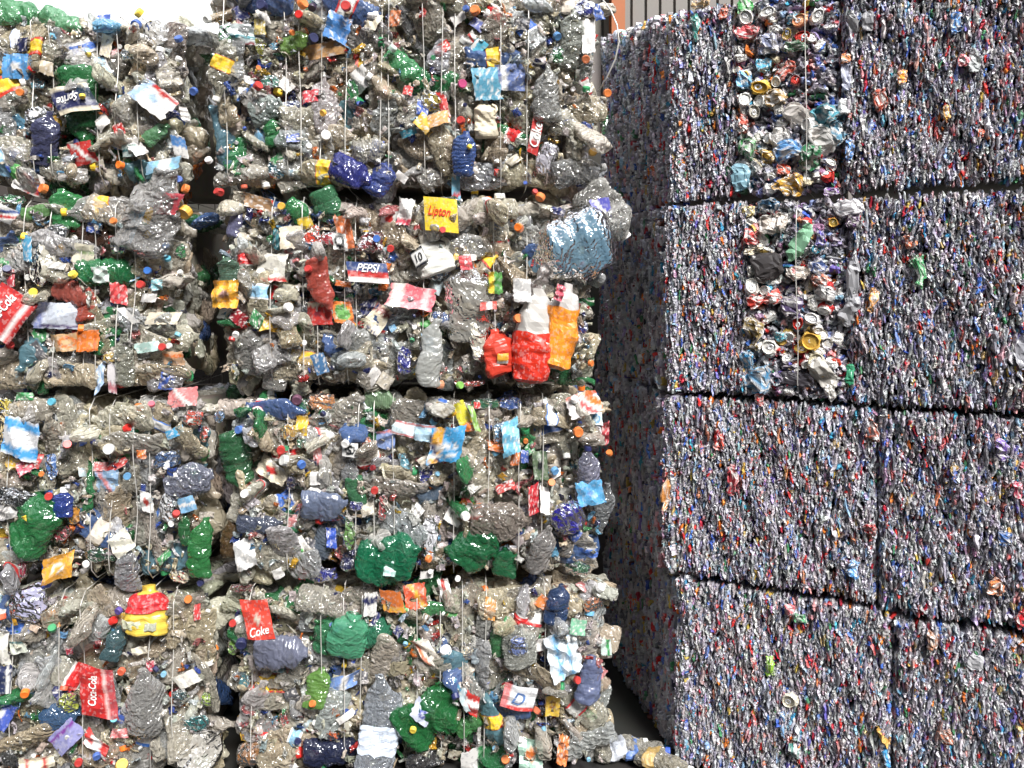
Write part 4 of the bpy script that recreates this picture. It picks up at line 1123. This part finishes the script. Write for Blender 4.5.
# ------------------------------------------------------------------ can bales
CANCOL = [((158, 156, 160), 1.0), ((172, 169, 172), 1.0), ((140, 140, 148), 1.0), ((192, 190, 192), 1.0), ((150, 146, 160), 1.0), ((116, 116, 124), 1.0),
          ((196, 194, 198), .3), ((174, 174, 184), .4)]
PRINT = [(150, 160, 205), (165, 150, 190), (140, 175, 195), (205, 150, 150), (190, 130, 130), (190, 45, 45), (200, 60, 55), (170, 40, 60), (60, 90, 170), (80, 120, 195), (60, 140, 170), (110, 100, 170), (70, 130, 90), (210, 120, 50), (190, 160, 80), (50, 50, 70), (120, 70, 60), (160, 120, 150), (150, 180, 215), (90, 90, 110)]


def can_col():
    if random.random() < .66:
        c, m = random.choice(CANCOL)
        return (*jit(S(c), .15), m)
    c = random.choice(PRINT)
    return (*jit(S(c), .2), random.choice((.25, .5, .6)))


def flake(rs, w, h, d, rows=6):
    """a can squashed flat and seen on its edge: crumpled slab w wide, h tall, d deep"""
    V = []
    zs = np.linspace(-.5, .5, rows) * h
    cx = np.cumsum(rs.normal(size=rows)) * .16 * w
    cx -= cx.mean()
    for i in range(rows):
        ww = w * rs.uniform(.65, 1.2) * (1 if 0 < i < rows - 1 else .55)
        m = rs.uniform(-.3, .3) * ww
        o = rs.uniform(-.35, .35, 3) * w
        V += [(cx[i] - ww / 2, zs[i], -d), (cx[i] - ww / 2, zs[i], -.2 * w + o[0]), (cx[i] + m, zs[i] + rs.normal() * .05 * h, .45 * w + o[1]), (cx[i] + ww / 2, zs[i], -.2 * w + o[2]), (cx[i] + ww / 2, zs[i], -d)]
    F = grid_faces(rows, 5)
    F = np.vstack([F, [[4, 3, 1, 0]], [[(rows - 1) * 5, (rows - 1) * 5 + 1, (rows - 1) * 5 + 3, (rows - 1) * 5 + 4]]])
    return np.array(V), F


FL = [flake(RS, 1, 1 * 3.2, 2.2) for _ in range(24)]


def flake_cols(rs, nv):
    c1, c2 = can_col(), can_col()
    silver = (*jit(S((184, 182, 186)), .12), 1.0)
    C = np.array([c1] * nv)
    rows = nv // 5
    a = rs.randint(0, rows)
    C[a * 5:] = silver if rs.rand() < .45 else (c2 if rs.rand() < .5 else c1)
    C[2::5] = C[2::5] * .6 + np.array(silver) * .4 if rs.rand() < .35 else C[2::5]
    return C


def flake_mass(spots, P, heart_pts, extra=None):
    """spots: (plane, s, z, out, w, h, ang)"""
    VV, FF, CC = [], [], []
    off = 0
    for (pl, s, z, o, w, h, ang) in spots:
        V, F = FL[RS.randint(len(FL))]
        a = math.radians(ang)
        x = V[:, 0] * w
        y = V[:, 1] * h / 3.2
        zz = np.where(V[:, 2] < -1.5, -.05 if pl is PR else -.02, V[:, 2] * w)
        X = x * math.cos(a) - y * math.sin(a)
        Y = x * math.sin(a) + y * math.cos(a)
        W = pl.o + np.outer(X + s, pl.u) + np.outer(Y + z, pl.w) + np.outer(zz + o, pl.n)
        VV.append(W)
        CC.append(flake_cols(RS, len(V)))
        FF.append(F + off)
        off += len(V)
    nfl = sum(len(f) for f in FF)
    q = np.array(heart_pts)
    VV.append(q)
    CC.append(np.tile([.1, .1, .1, .5], (8, 1)))
    FF.append(np.array([(0, 1, 3, 2), (5, 4, 6, 7), (4, 0, 2, 6), (1, 5, 7, 3), (2, 3, 7, 6), (4, 5, 1, 0)]) + off)
    return np.vstack(VV), np.vstack(FF), np.vstack(CC), [0] * nfl + [1] * 6


def can_end_geo(seed):
    """can crushed end-on: crumpled wall round a lid with raised rim, sunk panel and ring pull"""
    rs = np.random.RandomState(seed)
    n = 20
    r = .027
    ex = rs.uniform(.75, 1)
    prof = [(.9, -.035), (1.22, -.022), (1.15, -.008), (1.0, -.003), (1.02, .003), (.97, .005), (.9, .002), (.86, -.003), (.4, -.002), (0.02, -.002)]
    V = []
    for k, (q, z) in enumerate(prof):
        for j in range(n):
            a = 2 * PI * j / n
            rr = r * q
            x, y, zz = rr * math.cos(a), rr * math.sin(a) * ex, z
            if k < 3:
                x += rs.normal() * .004
                y += rs.normal() * .004
                zz += rs.normal() * .004
            V.append((x, y, zz))
    V = np.array(V)
    V = Crumple(rs, 3, 8, 16, .004)(V)
    F = grid_faces(len(prof), n, True).tolist()
    F.append([(len(prof) - 1) * n + j for j in range(n)])
    # ring pull
    tv, tf = [], []
    m = 12
    for k, (q, z) in enumerate([(.0045, .0012), (.0075, .0025), (.010, .0012)]):
        for j in range(m):
            a = 2 * PI * j / m
            tv.append((q * math.cos(a) * 1.3 - .006, q * math.sin(a), z))
    T = np.array(tv) + np.array([0, 0, -.001])
    return V, F, T, grid_faces(3, m, True)


ENDS = [can_end_geo(900 + i) for i in range(10)]


def flat_can_geo(seed):
    """can stamped flat, broad side out: pinched oblong with folds and its round end showing"""
    rs = np.random.RandomState(seed)
    return blob_geo(seed, .075, .05, .03, 1.3, e=.6)


R_ROWZ = [(1.03, .325), (.318, -.377), (-.384, -1.043), (-1.05, -1.745)]
# seam between the two columns, in px, and outer limits along the front
R_SEAM = [840, 846, 877, 892]
R_L0 = [676, 671, 668, 681]
R_TXT = [['topmost can bale by the dark aisle, its lid-studded half holding a pale film strip', 'topmost can bale at the far end from the aisle, next to the lid-studded one'],
         ['second can bale down by the aisle, coloured lids and mint green scrap near the seam', 'second can bale down away from the aisle, white scrap at its top corner'],
         ['third can bale down beside the aisle, plain silvery edge-on cans', 'third can bale down away from the aisle, dark seam with red cans along its side'],
         ['lowest can bale beside the aisle, one round can lid facing out', 'lowest can bale away from the aisle, under a sloping dark joint']]


def rrelief(s, z, s0, s1, z0, z1, corner=False):
    d = .010 * math.sin(s * 14 + z0 * 9) * math.cos(z * 10 + s * 2) + .006 * math.sin(s * 37 + z * 21)
    for e, k in ((s1 - s, 1), (z - z0, 1), (z1 - z, 1), (s - s0, 0 if corner else 1)):
        e = max(e, 0)
        if e < .03:
            d -= .03 * k * (1 - e / .03) ** 2
    e = max(s - s0, 0)
    if corner and e < .05:
        d -= .012 * (1 - e / .05) ** 2
    return d


CBALES = []
FLME = None
for r in range(4):
    for cidx in (0, 1):
        sA = PR.s_of(R_L0[r]) if cidx == 0 else PR.s_of(R_SEAM[r]) + .004
        sB = PR.s_of(R_SEAM[r]) if cidx == 0 else 1.6
        z1, z0 = [CAM_H + q for q in R_ROWZ[r]]
        if cidx == 1:
            # outer column sits a little lower, as its joints step down
            dz = [.0, .0, -.005, -.012][r]
            dz0 = [.0, -.005, -.012, 0][r]
            z1 += dz
            z0 += dz0
        z0 = max(z0, .004)
        dep = .62
        back = [PR.pt(a, b, -c) for c in (.045, dep) for b in (z0 + .03, z1 - .035) for a in (sA + (.04 if cidx == 0 else .012), sB - .012)]
        if cidx == 0:
            # the flank slants back along the aisle
            p0 = PR.pt(sA, 0) - PD.pt(0, 0)
            dpl = Plane((PR.pt(sA, 0)[0], PR.pt(sA, 0)[1]), (.171, -.985))
            for i in (4, 6):
                z_ = back[i][2]
                back[i] = dpl.pt(-.95, z_ + (.19 if i == 6 and r == 0 else 0), -.05)
            for i in (0, 2):
                z_ = back[i][2]
                back[i] = dpl.pt(-.03, z_, -.045)
        root = thing('can_bale', R_TXT[r][cidx], 'bale', PR.pt((sA + sB) / 2, z0, -.3), 'bales of crushed drink cans')
        B = dict(P=PR, s0=sA, s1=sB, z0=z0, z1=z1, root=root, row=r, cidx=cidx, dep=dep)
        CBALES.append(B)
        base = np.array(WM[root.name].translation)
        zone = None
        if cidx == 0 and r < 2:
            zone = (PR.s_of([737, 747][r]), sB - .005)
        spots = []
        n = int(6200 * (sB - sA) * (z1 - z0) / .48)
        ph_ = random.uniform(0, 6)
        for i in range(n):
            s = random.uniform(sA, sB - .002)
            z = random.uniform(z0 + .015, z1 - .018)
            if zone and zone[0] < s < zone[1]:
                if random.random() < .6:
                    continue
                spots.append((PR, s, z, random.uniform(-.03, .0) + rrelief(s, z, sA, sB, z0, z1, cidx == 0), random.uniform(.012, .024), random.uniform(.02, .05), random.uniform(0, 180)))
                continue
            w = random.uniform(.0055, .0125)
            spots.append((PR, s, z, random.uniform(-.011, .008) + rrelief(s, z, sA, sB, z0, z1, cidx == 0), w, random.uniform(.014, .044), random.gauss(0, 10)))
        if cidx == 0:
            for i in range(4200):
                s = -random.uniform(.0, .95)
                z = random.uniform(z0 + .015, z1 - .018 + (.21 * -s if r == 0 else 0))
                spots.append((dpl, s, z, random.uniform(-.02, .008) - (.02 if s > -.05 else 0) + .008 * math.sin(s * 30 + z * 12), random.uniform(.006, .015), random.uniform(.02, .06), random.gauss(0, 9)))
            cpl = Plane((dpl.o[0], dpl.o[1]), (.896 + .171, -.443 - .985))
            for i in range(420):
                spots.append((cpl, random.uniform(-.03, .02), random.uniform(z0 + .015, z1 - .02), random.uniform(-.016, .0), random.uniform(.006, .012), random.uniform(.014, .044), random.gauss(0, 10)))
        # upper face
        topP = Plane((0, 0), (1, 0))
        for i in range(420):
            s = random.uniform(sA, sB)
            spots.append((PR, s, z1 - .022 + random.uniform(-.012, .006), -random.uniform(.0, .3), random.uniform(.008, .02), random.uniform(.02, .04), random.uniform(0, 180)))
        V, F, C, MI = flake_mass(spots, PR, back)
        o = put('packed_cans', mesh('packed_cans', V - base, F, [M_CAN, M_CANCORE], C, midx=MI), WM[root.name], root)
        o['kind'] = 'stuff'
        o['label'] = 'mass of flattened cans seen on their edges'
        # the cans that show largest
        npart = 98 - sum(1 for q in CLM if q[1] == r and q[2] == cidx and q[0] in 'KE')
        for i in range(npart):
            s = random.uniform(sA + .012, min(sB, 1.16) - .02)
            z = random.uniform(z0 + .03, z1 - .03)
            inz = zone and zone[0] < s
            if zone and i % 5 < 3:
                s = random.uniform(zone[0] + .01, zone[1] - .02)
                inz = True
            if inz:
                if i % 2:
                    V, F, T, TF = random.choice(ENDS)
                    c = random.choice([(222, 220, 214), (226, 224, 220), (200, 196, 186), (232, 230, 226), (205, 175, 95)] if random.random() < .8 else [(60, 110, 170), (190, 60, 50), (60, 130, 150)])
                    M = frame(PR, PR.pt(s, z, random.uniform(.0, .02)), random.uniform(0, 360), (random.gauss(0, .35), random.gauss(0, .35))) @ Matrix.Scale(random.uniform(.5, .82), 4)
                    cc = np.array([[*S(c), 1.0]] * len(V))
                    cc[:60] = (*S(random.choice(PRINT + [(215, 215, 215)] * 8)), .5)
                    can = put('crushed_can', mesh('crushed_can', V, F, [M_CAN], cc), M, root, None, 'can with its round lid facing out')
                    put('ring_pull', mesh('ring_pull', T, TF, [M_CAN], np.array([[*S((215, 215, 218)), 1]] * len(T))), M, can)
                else:
                    V, F = flat_can_geo(nseed())
                    M = frame(PR, PR.pt(s, z, random.uniform(-.012, .01)), random.uniform(0, 360), (random.gauss(0, .3), random.gauss(0, .3))) @ Matrix.Scale(random.uniform(.42, .75), 4)
                    c = random.choice([(200, 198, 192), (215, 212, 205), (185, 182, 175), (175, 165, 140)]) if random.random() < .62 else random.choice(PRINT)
                    cc = np.array([[*S(c), .8]] * len(V))
                    k = RS.randint(60, 300)
                    cc[k:] = (*S((210, 208, 204)), 1)
                    put('crushed_can', mesh('crushed_can', V, F, [M_CAN], cc), M, root)
            else:
                w = random.uniform(.009, .017)
                h = random.uniform(.03, .075)
                V, F = flake(RS, w, h, .05)
                cc = flake_cols(RS, len(V))
                M = frame(PR, PR.pt(s, z, random.uniform(-.004, .012) + rrelief(s, z, sA, sB, z0, z1, cidx == 0)), random.gauss(0, 8))
                put('crushed_can', mesh('crushed_can', V, F, [M_CAN], cc), M, root)

for kind, r, cidx, px, py, w, h, ang, c in CLM:
    B = [b for b in CBALES if b['row'] == r and b['cidx'] == cidx][0]
    s, z = PR.sz(px, py)
    k = PR.scale(px)
    V, F = blob_geo(nseed(), w * k, h * k, min(w, h) * k * (.4 if kind != 'P' else .3), 2.0 if kind == 'K' else 1.2, e=.65)
    M = frame(PR, PR.pt(s, z, .014), ang, (random.gauss(0, .12), random.gauss(0, .12)))
    if kind == 'K':
        cc = np.array([[*S(c), .45]] * len(V))
        cc[np.random.RandomState(nseed()).rand(len(V)) < .42] = (*S((196, 193, 190)), 1)
        put('crushed_can', mesh('crushed_can', V, F, [M_CAN], cc), M, B['root'], None, f'{word(c)} can')
    elif kind == 'E':
        V, F, T, TF = random.choice(ENDS)
        M = frame(PR, PR.pt(s, z, .024), random.uniform(0, 360), (random.gauss(0, .15), random.gauss(0, .15))) @ Matrix.Scale(w * k / .058, 4)
        can = put('crushed_can', mesh('crushed_can', V, F, [M_CAN], np.array([[*S(c), .95]] * len(V))), M, B['root'], None, f'{word(c)} can with its round lid facing out')
        put('ring_pull', mesh('ring_pull', T, TF, [M_CAN], np.array([[*S((215, 215, 218)), 1]] * len(T))), M, can)
    else:
        put('plastic_scrap', mesh('plastic_scrap', V, F, [M_FILM]), M, B['root'], S(c), f'{word(c)} piece of plastic')

for B in CBALES:
    xs = {(0, 0): [806], (1, 0): [797], (0, 1): [], }.get((B['row'], B['cidx']), [])
    B2 = dict(B)
    for x in xs:
        wire_loop(B2, x, x + 2, .0016, (.03, .04))

# ------------------------------------------------------------------ crushed bottles lying on the aisle floor
spots = [(.395, 2.98, 8, (205, 200, 185), 'clear crushed bottle on the aisle floor against the bottle stack'),
         (.475, 2.97, -12, (190, 186, 176), 'clear crushed bottle on the aisle floor between the two stacks'),
         (.55, 2.90, -30, (198, 190, 170), 'clear crushed bottle on the aisle floor against the can stack')]
for i, (x, y, a, c, lab) in enumerate(spots):
    b, l, cp = bottle_geo(3000 + i, .2, .045, .6, style=i)
    zmin = b[0][:, 2].min()
    M = Matrix.Translation((x, y, -zmin + .002)) @ Matrix.Rotation(math.radians(a), 4, 'Z')
    o = bpy.data.objects.new('crushed_bottle', mesh('crushed_bottle', b[0], b[1], [M_PET]))
    LINK(o)
    o.matrix_basis = M
    WM[o.name] = M
    o.color = (*S(c), 1)
    o['label'] = lab
    o['category'] = 'bottle'
    put('bottle_cap', mesh('bottle_cap', cp[0], cp[1], [M_CAP]), M, o, S([(225, 225, 220), (60, 90, 180), (225, 225, 220)][i]))
    cols = np.array([(*S([(200, 205, 215), (90, 120, 180), (180, 150, 90)][i]), 1)] * len(l[0]))
    put('bottle_label', mesh('bottle_label', l[0], l[1], [M_LABEL], cols), M, o)

# ------------------------------------------------------------------ the setting


def struct(name, V, F, m, label, smooth=False):
    o = bpy.data.objects.new(name, mesh(name, V, F, [m], smooth=smooth))
    LINK(o)
    o['kind'] = 'structure'
    o['label'] = label
    o['category'] = name.split('_')[0]
    return o


def box(x0, x1, y0, y1, z0, z1):
    V = [(x, y, z) for z in (z0, z1) for y in (y0, y1) for x in (x0, x1)]
    F = [(0, 2, 3, 1), (4, 5, 7, 6), (0, 1, 5, 4), (2, 6, 7, 3), (0, 4, 6, 2), (1, 3, 7, 5)]
    return V, F


V, F = box(-5.2, .5, 4.3, 4.5, 0, 2.55)  # added dark backing, so no sky shows through gaps between bottle bales
struct('backing_rear', V, F, plain('dark_gap_backing', (70, 66, 62), .9, 0, .5, 4), 'low dark backing added behind the bottle bales to blacken their gaps')
V, F = box(-8, 8, -6, 9, -.15, 0)
struct('floor', V, F, plain('concrete_floor', (40, 38, 36), .9, 0, .6, 5), 'grey concrete yard floor under the bales')
# ribbed metal cladding
YW, pitch = 4.9, .088
V, F = [], []
x = .30
prof = []
while x < 4.2:
    prof += [(x, YW), (x + pitch * .80, YW), (x + pitch * .84, YW + .03), (x + pitch * .96, YW + .03)]
    x += pitch
for (a, b) in prof:
    V += [(a, b, 0), (a, b, 3.9)]
m_ = len(prof)
for (a, b) in prof:
    V += [(a, YW + .08, 0), (a, YW + .08, 3.9)]
for i in range(m_ - 1):
    F.append((2 * i, 2 * i + 2, 2 * i + 3, 2 * i + 1))
    F.append((2 * (m_ + i), 2 * (m_ + i) + 1, 2 * (m_ + i) + 3, 2 * (m_ + i) + 2))
    F.append((2 * i + 1, 2 * i + 3, 2 * (m_ + i) + 3, 2 * (m_ + i) + 1))
struct('wall_back', V, F, plain('grey_cladding', (132, 127, 119), .6, .0, .25, 3), 'grey ribbed metal cladding wall behind the bales')
# orange steel column, an H section
V, F = [], []
for (bx0, bx1, by0, by1) in ((.592, .672, YW - .15, YW - .138), (.592, .672, YW - .022, YW - .01), (.626, .638, YW - .138, YW - .022)):
    v, f = box(bx0, bx1, by0, by1, 0, 3.9)
    F += [[i + len(V) for i in q] for q in f]
    V += v
struct('trim_1', V, F, plain('orange_painted_steel', (172, 100, 48), .55, 0, .3, 6), 'orange steel column in front of the grey cladding')

# ------------------------------------------------------------------ light: overcast sky, brightest to the front and above, plus a veiled sun
w = bpy.data.worlds.new('sky')
scene.world = w
w.use_nodes = True
nt = w.node_tree
nt.nodes.clear()
out = N(nt, 'ShaderNodeOutputWorld')
bg = N(nt, 'ShaderNodeBackground')
tc = N(nt, 'ShaderNodeTexCoord')
dt = N(nt, 'ShaderNodeVectorMath', operation='DOT_PRODUCT')
d = Vector((.40, -.25, .9)).normalized()
dt.inputs[1].default_value = d
nt.links.new(tc.outputs['Generated'], dt.inputs[0])
ramp = N(nt, 'ShaderNodeValToRGB')
mr = N(nt, 'ShaderNodeMapRange')
mr.inputs['From Min'].default_value = -1
mr.inputs['From Max'].default_value = 1
nt.links.new(dt.outputs['Value'], mr.inputs['Value'])
nt.links.new(mr.outputs['Result'], ramp.inputs['Fac'])
cr = ramp.color_ramp
cr.elements[0].position = .30
cr.elements[0].color = (.05, .05, .055, 1)
cr.elements[1].position = 1.0
cr.elements[1].color = (1.5, 1.56, 1.7, 1)
e = cr.elements.new(.62)
e.color = (.24, .25, .28, 1)
nz = N(nt, 'ShaderNodeTexNoise')
nz.inputs['Scale'].default_value = 3.0
nz.inputs['Detail'].default_value = 5
nt.links.new(tc.outputs['Generated'], nz.inputs['Vector'])
mm = N(nt, 'ShaderNodeMapRange')
mm.inputs['From Min'].default_value = .42
mm.inputs['From Max'].default_value = .66
mm.inputs['To Min'].default_value = .4
mm.inputs['To Max'].default_value = 3.0
nt.links.new(nz.outputs['Fac'], mm.inputs['Value'])
nt.links.new(ramp.outputs['Color'], bg.inputs['Color'])
# thin bright cloud low down behind the yard
d2 = N(nt, 'ShaderNodeVectorMath', operation='DOT_PRODUCT')
d2.inputs[1].default_value = Vector((-.5, .85, .3)).normalized()
nt.links.new(tc.outputs['Generated'], d2.inputs[0])
m3 = N(nt, 'ShaderNodeMapRange')
m3.inputs['From Min'].default_value = .6
m3.inputs['From Max'].default_value = .95
m3.inputs['To Min'].default_value = 0
m3.inputs['To Max'].default_value = 1.5
nt.links.new(d2.outputs['Value'], m3.inputs['Value'])
ad = N(nt, 'ShaderNodeMath', operation='ADD')
nt.links.new(mm.outputs['Result'], ad.inputs[0])
ad.inputs[1].default_value = 0
# low sky dimmed all round, added to keep the aisle flank dark
sx = N(nt, 'ShaderNodeSeparateXYZ')
nt.links.new(tc.outputs['Generated'], sx.inputs[0])
m4 = N(nt, 'ShaderNodeMapRange')
m4.inputs['From Min'].default_value = .32
m4.inputs['From Max'].default_value = .9
m4.inputs['To Min'].default_value = .03
m4.inputs['To Max'].default_value = 1.0
nt.links.new(sx.outputs['Z'], m4.inputs['Value'])
ml = N(nt, 'ShaderNodeMath', operation='MULTIPLY')
nt.links.new(mm.outputs['Result'], ml.inputs[0])
nt.links.new(m4.outputs['Result'], ml.inputs[1])
nt.links.new(ml.outputs[0], ad.inputs[0])
nt.links.new(ad.outputs[0], bg.inputs['Strength'])
b2 = N(nt, 'ShaderNodeBackground')
b2.inputs['Color'].default_value = (1, 1, 1, 1)
nt.links.new(m3.outputs['Result'], b2.inputs['Strength'])
asd = N(nt, 'ShaderNodeAddShader')
nt.links.new(bg.outputs[0], asd.inputs[0])
nt.links.new(b2.outputs[0], asd.inputs[1])
nt.links.new(asd.outputs[0], out.inputs['Surface'])

sd = bpy.data.lights.new('sun', 'SUN')
sd.energy = 6.0
sd.angle = math.radians(18)
sd.color = (1.0, .975, .94)
so = bpy.data.objects.new('sun', sd)
LINK(so)
so.location = (2, -4, 6)
so.rotation_euler = Vector((-.32, .66, -.68)).to_track_quat('-Z', 'Y').to_euler()

scene.view_settings.view_transform = 'Standard'
scene.view_settings.look = 'None'
scene.view_settings.gamma = 1
scene.view_settings.use_curve_mapping = False
scene.view_settings.exposure = 0.3
scene.cycles.transparent_max_bounces = 10
scene.cycles.max_bounces = 7
scene.cycles.sample_clamp_indirect = 6
for o in list(bpy.data.objects):
    if '_w' in o:
        del o['_w']
